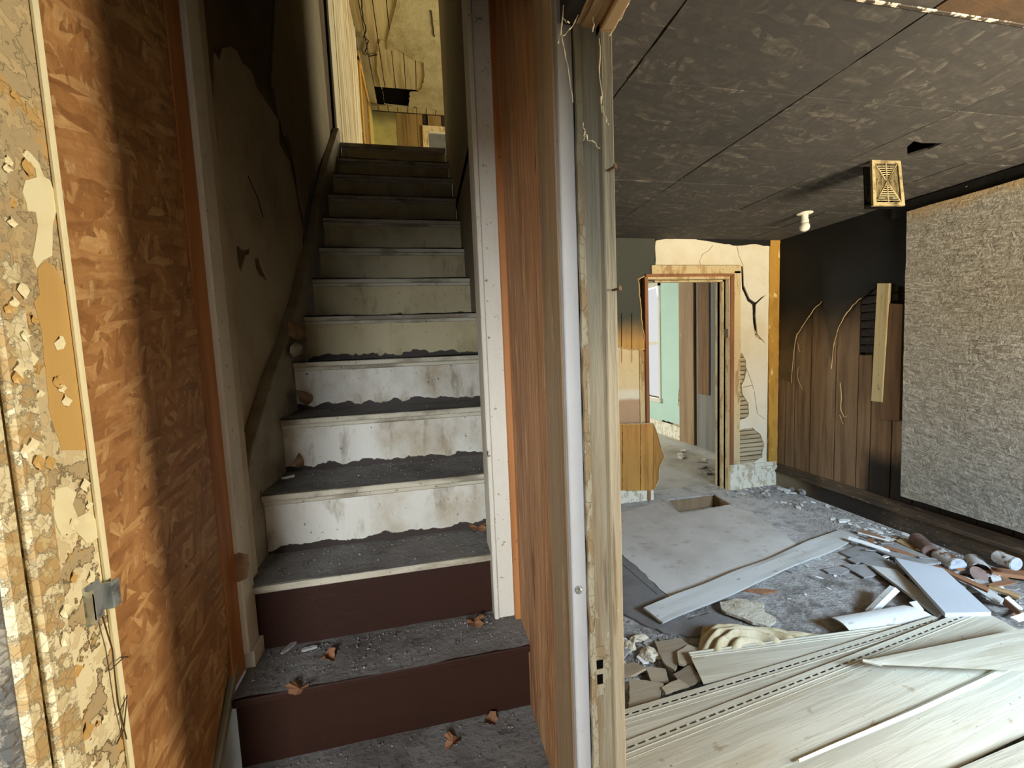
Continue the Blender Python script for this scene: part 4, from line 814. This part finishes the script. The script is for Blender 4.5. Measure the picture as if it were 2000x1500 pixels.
for a, b in (((.1, .07), (.9, .93)), ((.9, .07), (.1, .93)), ((.5, .07), (.5, .93))): obj('rib', MB().tube([gp_(*a, -.004), gp_(*b, -.004)], .004, 5), 'vent', vf)
obj('duct_collar', MB().sheet([[gp_(.0, 0, -.01), gp_(.95, 0, -.01), gp_(.95, 0, -.01)+Vector((0, 0, ZC-A_.z+.01)), gp_(.02, 0, -.01)+Vector((0, 0, ZC-A_.z+.01))]], .02, nn), 'vent_grey', vn)
lc = at(1572, 415, 'Z', ZC)
lh = empty('lamp_holder', lc, 'small white bare lamp holder on the sooty ceiling', 'lamp holder')
obj('base', MB().lathe([(0, .05), (.008, .052), (.014, .04), (.016, .028)], lc, (0, 0, -1), 20), 'porcelain', lh, smooth=False)
so_ = obj('socket', MB().lathe([(.016, .022), (.05, .022), (.055, .026), (.075, .026)], lc, (0, 0, -1), 16), 'porcelain', lh)
obj('lamp', MB().lathe([(.075, .018), (.085, .03), (.105, .034), (.125, .028), (.135, .01)], lc, (0, 0, -1), 16), 'porcelain', so_, smooth=True)

# ==================================================================== LOOSE THINGS IN THE ROOM
def board(name, ps, zs, th, mat, label, cat='board', nu=14, nv=4, sag=0, wob=0, parent=None, bow=0, group=None, seed=1):
    """a board given by its four corners (pixels on planes of height zs), built in its own axes"""
    r = random.Random(seed)
    P = [at(x, y, 'Z', z) for (x, y), z in zip(ps, zs)]
    o = P[0]; ex = (P[1]-P[0]); L = ex.length; ex.normalize(); ez = ex.cross(P[3]-P[0]).normalized()
    if ez.z < 0: ez = -ez
    ey = ez.cross(ex)
    mw = Matrix((ex, ey, ez)).transposed().to_4x4(); mw.translation = o; inv = mw.inverted()
    Q = [inv @ p for p in P]; top = []
    for j in range(nv+1):
        for i in range(nu+1):
            a, b = i/nu, j/nv
            p = (Q[0]*(1-a)+Q[1]*a)*(1-b)+(Q[3]*(1-a)+Q[2]*a)*b
            e = mnoise.noise(Vector((a*4+seed*3.1, j*.7, seed)))*wob
            top.append(p+Vector((0, e if j in (0, nv) else 0, bow*(1-(2*b-1)**2) - sag*4*a*(1-a) + .4*e)))
    N = len(top); fs = []
    g = lambda i, j: j*(nu+1)+i
    for j in range(nv):
        for i in range(nu): fs += [(g(i, j), g(i+1, j), g(i+1, j+1), g(i, j+1)), (g(i, j)+N, g(i, j+1)+N, g(i+1, j+1)+N, g(i+1, j)+N)]
    for i in range(nu): fs += [(g(i, 0), g(i, 0)+N, g(i+1, 0)+N, g(i+1, 0)), (g(i, nv), g(i+1, nv), g(i+1, nv)+N, g(i, nv)+N)]
    for j in range(nv): fs += [(g(0, j), g(0, j+1), g(0, j+1)+N, g(0, j)+N), (g(nu, j), g(nu, j)+N, g(nu, j+1)+N, g(nu, j+1))]
    mb = MB().add(top+[p-Vector((0, 0, th)) for p in top], fs)
    return obj(name, mb, mat, parent, label, cat, group, mw=mw), mw, Q

board('long_board', [(1257, 1186), (1641, 1033), (1679, 1049), (1296, 1217)], [.05, .025, .025, .03], .012, 'board_pale', 'long pale warped board lying diagonally across the bare floor', nu=30, wob=.012, seed=3)

# vinyl siding, each plank with its nail hem of slots
def siding(ps, zs, label, hem=True, hemw=.042, sag=0, bow=.006, seed=1, ridges=False, rolled=False):
    e = empty('siding_plank', at(*ps[0], 'Z', 0), label, 'siding', 'loose siding planks')
    del e['group']
    o, mw, Q = board('panel', ps, zs, .003, 'siding', None, None, nu=24, nv=6, sag=sag, bow=bow, parent=e, seed=seed)
    L = Q[1].x; sgn = 1 if Q[3].y > Q[0].y else -1
    d = -sgn
    hm = MB(); y0, y1 = 0, d*hemw
    lo, hi = min(y0, y1), max(y0, y1)
    def zz(x): return -sag*4*(x/L)*(1-x/L)
    if hem:
        n = int(L/.042); ya, yb = lo+(hi-lo)*.39, lo+(hi-lo)*.59
        for i in range(n):
            xa, xb = i*L/n, (i+1)*L/n; z = zz((xa+xb)/2)
            hm.box(xa, xb, lo, ya, z-.003, z).box(xa, xb, yb, hi, z-.003, z).box(xa, xa+(xb-xa)*.30, ya, yb, z-.003, z)
        obj('nail_hem', hm, 'siding', e, mw=mw)
        n = 20; rb = MB().tube([(i*L/n, d*.002, zz(i*L/n)+.002) for i in range(n+1)], .0022, 6).tube([(i*L/n, -d*.014, zz(i*L/n)+.0012) for i in range(n+1)], .0018, 6)
        obj('lock_ridge', rb, 'siding', e, mw=mw)
    if ridges:
        n = 20; rb = MB()
        for q_, r_ in ((0, .005), (-d*.014, .003), (-d*.026, .003)): rb.tube([(i*L/n, q_, zz(i*L/n)+.003) for i in range(n+1)], r_, 6)
        obj('lock_ridge', rb, 'siding', e, mw=mw)
    return e, mw, Q
siding([(1345, 1277), (1760, 1222), (1770, 1246), (1374, 1336)], [.06]*4, 'uppermost narrow siding plank with ridged top edge and cut left end', hem=False, ridges=True, seed=11, bow=.004)
siding([(1130, 1434), (1845, 1213), (1925, 1193), (1130, 1500)][:2] + [(1860, 1228), (1130, 1500)], [.075, .085, .085, .075], 'second siding plank from the top, slotted edge, in the loose stack', seed=12, sag=.006, bow=.004)
siding([(1110, 1519), (1925, 1196), (2040, 1262), (1330, 1590)], [.085, .10, .10, .075], 'wide wood-grained siding plank running from the post to the right', seed=13, sag=.004, bow=.006)
siding([(1380, 1560), (2040, 1262), (2200, 1340), (1700, 1580)], [.06, .075, .06, .05], 'broad siding plank below the thin white strip', hem=False, seed=14)
siding([(1740, 1556), (2080, 1412), (2300, 1450), (1940, 1640)], [.075, .085, .08, .075], 'siding plank cut off by the bottom right corner', hem=False, seed=15)
e4, mw4, Q4 = siding([(1686, 1290), (2040, 1219), (2040, 1311), (1722, 1298)], [.15, .19, .17, .145], 'white siding plank with a pointed rolled end lying on top', hem=False, seed=16, bow=.003)
obj('rolled_end', MB().tube([at(1684, 1290, 'Z', .152), at(1700, 1293, 'Z', .15), at(1722, 1299, 'Z', .148)], [.006, .008, .006], 8), 'siding', e4)
# thin white edge strip
ts = [at(x, y, 'Z', z) for x, y, z in ((1560, 1485, .095), (1630, 1455, .097), (1700, 1426, .099), (1800, 1384, .102), (1900, 1338, .105), (1975, 1303, .108))]
tm = MB()
for i, p in enumerate(ts): tm.v += [tuple(p+Vector((0, -.002-.005*i/5, 0))), tuple(p+Vector((0, .002+.005*i/5, .002))), tuple(p+Vector((0, .002+.005*i/5, -.006))), tuple(p+Vector((0, -.002-.005*i/5, -.006)))]
tm.f = [(i*4+a, i*4+(a+1) % 4, (i+1)*4+(a+1) % 4, (i+1)*4+a) for i in range(5) for a in range(4)]+[(0, 1, 2, 3), (23, 22, 21, 20)]
obj('edge_strip', tm, 'porcelain', None, 'thin white edge strip lying between two siding planks', 'strip')

# white boards and scraps beyond the stack
board('curved_board', [(1624, 1206), (1766, 1182), (1836, 1214), (1664, 1240)], [.075, .10, .05, .04], .006, 'board_pale', 'bowed off-white board end sticking out behind the siding', bow=.02, nv=8, seed=21)
br_ = empty('angle_strip', at(1715, 1180, 'Z', 0), 'perforated white angle strip leaning up behind the bowed board', 'strip')
board('flange', [(1689, 1192), (1738, 1143), (1748, 1147), (1702, 1193)], [.04, .10, .10, .05], .004, 'board_pale', None, None, parent=br_, nu=4, nv=1)
board('flange', [(1702, 1193), (1748, 1147), (1756, 1154), (1716, 1191)], [.05, .10, .07, .02], .004, 'chip_white', None, None, parent=br_, nu=4, nv=1)
board('flat_panel', [(1748, 1089), (1846, 1197), (1936, 1195), (1842, 1110)], [.07, .12, .12, .07], .02, 'panel_bluewhite', 'bluish-white rectangular panel lying slanted on the rubble', seed=22)
board('under_board', [(1700, 1104), (1832, 1202), (1846, 1192), (1750, 1112)], [.035, .06, .06, .04], .015, 'board_pale', 'pale narrow board half hidden under the bluish-white panel', seed=23)
board('grey_board', [(1698, 1068), (1790, 1104), (1838, 1098), (1746, 1058)], [.03, .05, .05, .03], .012, 'shard_grey', 'grey flat board behind the bluish-white panel', seed=24)
board('grey_board', [(1640, 1078), (1745, 1128), (1772, 1118), (1684, 1062)], [.012, .03, .03, .015], .010, 'shard_grey', 'low grey board before the end of the long board', seed=25)
board('wood_stick', [(1822, 1106), (1928, 1154), (1932, 1148), (1830, 1102)], [.06, .09, .09, .06], .012, 'stick', 'reddish-brown wooden stick beside the bluish-white panel', seed=26)
board('wood_stick', [(1750, 1056), (1800, 1082), (1806, 1076), (1758, 1052)], [.03, .03, .03, .03], .012, 'edge_tan', 'tan stick by the brown pipe piece', seed=27)
board('wood_stick', [(1930, 1146), (1990, 1168), (1994, 1161), (1936, 1141)], [.05, .05, .05, .05], .012, 'edge_tan', 'tan stick lying before the cans on the far right', seed=28)
board('wood_stick', [(1905, 1112), (2020, 1128), (2020, 1116), (1940, 1108)], [.045, .045, .045, .045], .02, 'stick', 'brown broken board end right of the open can', seed=29)
board('white_scrap', [(1884, 1136), (1950, 1180), (1962, 1170), (1906, 1134)], [.04, .05, .05, .04], .006, 'board_pale', 'white strip scrap right of the bluish-white panel', seed=30)
board('white_scrap', [(1974, 1205), (2030, 1186), (2040, 1200), (1990, 1214)], [.11, .13, .13, .10], .01, 'chip_white', 'bright white scrap at the right end of the siding stack', seed=31)
board('white_scrap', [(1776, 1176), (1796, 1196), (1804, 1190), (1790, 1173)], [.09, .09, .09, .09], .006, 'chip_white', 'small white tab standing on the bowed board', seed=32, nu=3, nv=1)
cs = empty('channel_strip', at(1975, 1180, 'Z', 0), 'white channel strip standing askew at the far right', 'strip')
board('flange', [(1962, 1167), (1992, 1192), (1998, 1188), (1970, 1164)], [.09, .09, .09, .09], .006, 'chip_white', None, None, parent=cs, nu=4, nv=1)
board('web', [(1962, 1167), (1992, 1192), (1988, 1202), (1958, 1180)], [.09, .09, .05, .05], .004, 'stick', None, None, parent=cs, nu=4, nv=1)
# flat shards
def shard(ps, z, th, mat, label, name='floor_shard', tilt=0, seed=1, amp=.003):
    r = random.Random(seed); q = [at(x, y, 'Z', z) for x, y in ps]; c = sum(q, Vector())/len(q); ax = Vector((r.uniform(-1, 1), r.uniform(-1, 1), 0)).normalized()
    rot = Matrix.Rotation(tilt*r.uniform(.5, 1), 3, ax); q = [rot @ (p-c) for p in jag(q, amp, .02, seed)]
    mw = Matrix.Translation(c)
    return obj(name, MB().sheet([q], th, rot @ Vector((0, 0, 1))), mat, None, label, 'shard', mw=mw)
shard([(1607, 1112), (1640, 1106), (1662, 1112), (1642, 1122), (1618, 1118)], .014, .008, 'shard_grey', 'thin grey diamond-shaped tile shard on the bare floor', 'tile_shard', seed=51)
shard([(1646, 1103), (1690, 1102), (1712, 1122), (1688, 1128)], .018, .008, 'shard_grey', 'pale shard with a point beside the diamond-shaped tile', 'tile_shard', seed=52)
shard([(1655, 1092), (1682, 1082), (1700, 1092), (1672, 1100)], .02, .008, 'shard_grey', 'small grey shard near the end of the long board', 'tile_shard', seed=53)
shard([(1406, 1176), (1440, 1170), (1490, 1178), (1494, 1196), (1516, 1206), (1506, 1222), (1470, 1214), (1440, 1202), (1410, 1190)], .03, .014, 'plaster_lump', 'ragged pale plaster slab in front of the long board', 'plaster_slab', .05, 54, .006)
shard([(1446, 1150), (1500, 1150), (1520, 1154), (1490, 1158)], .012, .01, 'stick', 'reddish splintered wood piece before the long board', 'wood_scrap', seed=55)
for i, (ps, z, t, mt, lb) in enumerate([
    ([(1279, 1252), (1330, 1243), (1346, 1258), (1318, 1312), (1300, 1300), (1286, 1275)], .03, .1, 'shard_tile', 'largest tan floor tile shard under the broken floor edge'),
    ([(1322, 1275), (1345, 1256), (1370, 1262), (1374, 1290), (1336, 1302), (1326, 1300)], .04, .15, 'shard_tile', 'tan tile shard touching the bundled cloth'),
    ([(1230, 1326), (1296, 1338), (1286, 1378), (1228, 1380)], .05, .1, 'shard_tile', 'square tan tile shard beside the foot of the post'),
    ([(1315, 1312), (1350, 1300), (1372, 1332), (1332, 1340)], .045, .2, 'shard_tile', 'four-sided tile shard at the cut left end of the siding'),
    ([(1292, 1345), (1326, 1324), (1346, 1336), (1300, 1356)], .055, .15, 'shard_tile', 'narrow tile shard just above the siding'),
    ([(1212, 1246), (1230, 1251), (1232, 1270), (1213, 1286)], .02, .1, 'shard_grey', 'small grey shard at the post, below the ragged floor edge'),
    ([(1214, 1296), (1238, 1290), (1262, 1306), (1232, 1322), (1213, 1320)], .04, .25, 'shard_tile', 'dirty tile shard close to the post between plaster lumps'),
    ([(1262, 1300), (1300, 1304), (1306, 1330), (1272, 1332)], .025, .1, 'shard_tile', 'dark-shadowed tile shard in the middle of the broken pieces')]):
    shard(ps, z, .009, mt, lb, 'tile_shard', t, 60+i)
def lump(px, py, z, s, label, seed, mat='plaster_lump'):
    c = at(px, py, 'Z', z); bm = bmesh.new(); bmesh.ops.create_icosphere(bm, subdivisions=3, radius=1)
    for v in bm.verts:
        n = 1+.45*mnoise.noise(v.co*1.6+Vector((seed, 0, 0)))+.15*mnoise.noise(v.co*5+Vector((seed, 3, 0)))
        v.co = Vector((v.co.x*s[0], v.co.y*s[1], v.co.z*s[2]))*n
    me = bpy.data.meshes.new('plaster_lump'); bm.to_mesh(me); bm.free()
    return obj('plaster_lump', None, mat, None, label, 'rubble', mesh=me, mw=Matrix.Translation(c+Vector((0, 0, s[2]*.7))))
lump(1270, 1285, .0, (.045, .035, .02), 'knobbly plaster lump among the tan tile shards', 1.3)
lump(1228, 1268, .0, (.03, .03, .02), 'white plaster lump beside the post', 4.1)
lump(1248, 1250, .0, (.04, .02, .015), 'brown-stained plaster lump below the ragged floor edge', 7.7)
lump(1575, 965, .0, (.07, .05, .035), 'grey crumbled plaster heap at the far corner of the room', 9.9, 'shard_grey')
lump(1550, 958, .0, (.045, .04, .02), 'low pale lump near the corner strip', 12.2, 'shard_grey')
# crumpled cloth bundle: base sheet raised in long rolling folds that run together to the right
cb = MB(); nx, ny = 70, 40
c00, c10, c11, c01 = (at(*p, 'Z', .02) for p in ((1360, 1306), (1660, 1270), (1640, 1244), (1372, 1222)))
vs_ = []
for j in range(ny+1):
    for i in range(nx+1):
        a, b = i/nx, j/ny
        p = (c00*(1-a)+c10*a)*(1-b)+(c01*(1-a)+c11*a)*b
        env = math.sin(math.pi*min(1, b*1.02))**.6*(1-a)**.55*min(1, a*6+.25)
        ph_ = (math.hypot(a*2.6-.9, (b-.15)*1.5))*13+1.2*mnoise.noise(Vector((a*3, b*3, 2)))
        h = env*(.052+.036*(abs(math.cos(ph_*.9))**.6*2-1)+.012*mnoise.noise(Vector((a*9, b*7, 5))))
        vs_.append(p+Vector((0, 0, h)))
cb.add(vs_, [(j*(nx+1)+i, j*(nx+1)+i+1, (j+1)*(nx+1)+i+1, (j+1)*(nx+1)+i) for j in range(ny) for i in range(nx)])
cbo = obj('cloth_bundle', cb, 'fabric', None, 'crumpled cream cloth bundle with thick rounded folds behind the siding', 'cloth', smooth=True)
cbo.modifiers.new('s', 'SOLIDIFY').thickness = .004
# cans and a pipe piece
def can(name, p0, p1, z, r, mat, label, cat, end='can_end', open_=False, taper=1):
    a, b = at(*p0, 'Z', z), at(*p1, 'Z', z); ax = (b-a); L = ax.length
    e = empty(name, a, label, cat)
    if open_:
        obj('body', MB().lathe([(0, r*.98), (.004, r), (L-.004, r), (L, r*1.03), (L, r*.92), (.012, r*.9)], a, ax, 24), mat, e, smooth=False)
    else:
        obj('body', MB().lathe([(0, r*.9*taper), (.006, r*taper), (L*.5, r*(1+taper)/2), (L-.008, r), (L-.004, r*1.05), (L, r*1.05)], a, ax, 24), mat, e)
        obj('lid', MB().lathe([(0, r*.96), (.003, r*.96), (.0035, r*.8)], b, ax, 24), end, e)
can('pipe_piece', (1790, 1052), (1818, 1078), .05, .042, 'can_brown', 'dull brown round pipe piece by the sooty baseboard', 'pipe', 'can_brown')
can('paint_can', (1834, 1084), (1872, 1107), .045, .045, 'can_white', 'rust-stained pale can with its end facing forward', 'can')
can('open_can', (1902, 1096), (1916, 1116), .045, .046, 'can_white', 'open rusty can with a dark mouth between two other cans', 'can', open_=True)
lidc = at(1911, 1122, 'Z', .035); obj('can_lid', MB().lathe([(0, .042), (.004, .043), (.005, .03)], lidc, (-.2, -.7, .6), 24), 'can_brown', None, 'round brownish lid leaning before the open can', 'lid')
can('paint_can', (1946, 1086), (1984, 1102), .13, .036, 'can_white', 'rightmost can, pale and rust streaked, against the baseboard', 'can')
# clutter of scraps around the cans
r4 = random.Random(5)
sc_lab = ['thin broken slat in the heap near the cans', 'torn cardboard-brown scrap in the heap near the cans', 'pale splinter in the heap near the cans']
for i in range(42):
    x = r4.uniform(1690, 1995); y = 1040+(x-1690)*.30+r4.uniform(-6, 70)*(.4+.6*(x-1690)/305)
    z = r4.uniform(.004, .05); L = r4.uniform(.05, .22); wd = r4.uniform(.012, .05); a = r4.uniform(-1.2, .6)
    c = at(x, y, 'Z', z)
    if c.x > RX1-.13: continue
    k = i % 3; mt_ = ['shard_grey', 'stick', 'chip_white'][k]
    q = jag([Vector((-L/2, -wd/2, 0)), Vector((L/2, -wd/2*r4.uniform(.3, 1), 0)), Vector((L/2*r4.uniform(.8, 1.1), wd/2, 0)), Vector((-L/2, wd/2*r4.uniform(.4, 1), 0))], .003, .03, i)
    obj('scrap', MB().sheet([q], .006, (0, 0, 1)), mt_, None, sc_lab[k], 'scrap', ['broken slats near the cans', 'brown scraps near the cans', 'pale splinters near the cans'][k], mw=Matrix.Translation(c) @ Matrix.Rotation(a, 4, 'Z') @ Matrix.Rotation(r4.uniform(-.25, .25), 4, 'X') @ Matrix.Rotation(r4.uniform(-.2, .2), 4, 'Y'))
# rubble chips, one by one
def chip(c, s, mat, r):
    n = r.randint(4, 6); th = s*r.uniform(.12, .4); a0 = r.random()*6
    q = [Vector((s*math.cos(a0+2*math.pi*i/n)*r.uniform(.6, 1.3), s*.7*math.sin(a0+2*math.pi*i/n)*r.uniform(.6, 1.3), th)) for i in range(n)]
    mw = Matrix.Translation(c) @ Matrix.Rotation(r.uniform(-.35, .35), 4, 'X') @ Matrix.Rotation(r.uniform(-.35, .35), 4, 'Y')
    return MB().sheet([q], th, (0, 0, 1)), mw
r3 = random.Random(21)
protos = []
for k in range(10):
    mb, _ = chip(Vector(), .022, 'chip', r3); me = mb.mesh('rubble_chip'); me.materials.append(M['chip_white' if k % 3 == 0 else 'chip']); protos.append(me)
def scatter(n, area_px, smin, smax, label, group, name='rubble_chip', cat='rubble'):
    k = 0
    while k < n:
        a, b = r3.random(), r3.random()
        (p0, p1, p2, p3) = area_px
        x = (p0[0]*(1-a)+p1[0]*a)*(1-b)+(p3[0]*(1-a)+p2[0]*a)*b; y = (p0[1]*(1-a)+p1[1]*a)*(1-b)+(p3[1]*(1-a)+p2[1]*a)*b
        c = at(x, y, 'Z', 0)
        if c.x > RX1-.06 or (hx0-.03 < c.x < hx1+.05 and hy0-.03 < c.y < hy1+.05): k += 1; continue
        s_ = r3.uniform(smin, smax)/.022
        pk_ = r3.randrange(10); o = bpy.data.objects.new(name, protos[pk_]); COL.objects.link(o)
        o.matrix_basis = Matrix.Translation(c+Vector((0, 0, .002))) @ Matrix.Rotation(r3.random()*6.28, 4, 'Z') @ Matrix.Rotation(r3.uniform(-.25, .25), 4, 'X') @ Matrix.Diagonal((s_*r3.uniform(.6, 1.7), s_, s_, 1))
        wd = ('white ' if pk_ % 3 == 0 else 'grey ')+('larger ' if s_*.022 > (smin+smax)/2 else 'tiny ')
        tag(o, wd+label, cat, wd+group); k += 1
scatter(170, ((1440, 955), (1560, 945), (1990, 1100), (1680, 1040)), .010, .034, 'chip in the rubble strewn along the right wall', 'rubble chips along the right wall')
scatter(90, ((1660, 1040), (1760, 1050), (1990, 1160), (1800, 1150)), .018, .05, 'plaster chip in the heap around the cans', 'chips in the heap around the cans')
scatter(26, ((1420, 955), (1515, 950), (1530, 965), (1430, 970)), .008, .025, 'paint chip below the peeling far baseboard', 'paint chips below the far baseboard')
scatter(40, ((1215, 1235), (1380, 1240), (1370, 1330), (1215, 1400)), .010, .03, 'crumbled chip among the broken tile shards by the post', 'chips among the tile shards')
scatter(16, ((1480, 1110), (1600, 1080), (1700, 1150), (1560, 1200)), .006, .018, 'chip on the dusty floor below the long board', 'chips below the long board')
scatter(14, ((1300, 860), (1390, 890), (1395, 935), (1330, 900)), .02, .07, 'scrap of debris on the floor of the green room', 'scraps in the green room')
gm = MB()
def grit(n, area_px, smin, smax):
    for _ in range(n):
        a, b = r3.random(), r3.random(); (p0, p1, p2, p3) = area_px
        x = (p0[0]*(1-a)+p1[0]*a)*(1-b)+(p3[0]*(1-a)+p2[0]*a)*b; y = (p0[1]*(1-a)+p1[1]*a)*(1-b)+(p3[1]*(1-a)+p2[1]*a)*b
        c = at(x, y, 'Z', .0); s_ = r3.uniform(smin, smax); t = r3.random()*6
        if c.x > RX1-.04 or (hx0-.03 < c.x < hx1+.05 and hy0-.03 < c.y < hy1+.05): continue
        gm.add([(c.x+s_*math.cos(t+j*2.1)*r3.uniform(.6, 1.8), c.y+s_*math.sin(t+j*2.1), .001) for j in range(3)]+[(c.x, c.y, s_*.9)], [(0, 1, 3), (1, 2, 3), (2, 0, 3)])
grit(4200, ((1440, 950), (1560, 945), (2000, 1110), (1650, 1060)), .002, .010)
grit(1200, ((1640, 1040), (1780, 1050), (2000, 1180), (1820, 1180)), .003, .014)
grit(260, ((1400, 955), (1520, 945), (1540, 970), (1430, 975)), .003, .012)
grit(250, ((1210, 1235), (1380, 1240), (1370, 1340), (1210, 1420)), .003, .010)
grit(200, ((1230, 1000), (1600, 1050), (1700, 1180), (1400, 1230)), .0015, .004)
tag(obj('floor_grit', gm, 'chip'), 'fine grey rubble and dust crumbs strewn over the room floor', 'grit', kind='stuff')
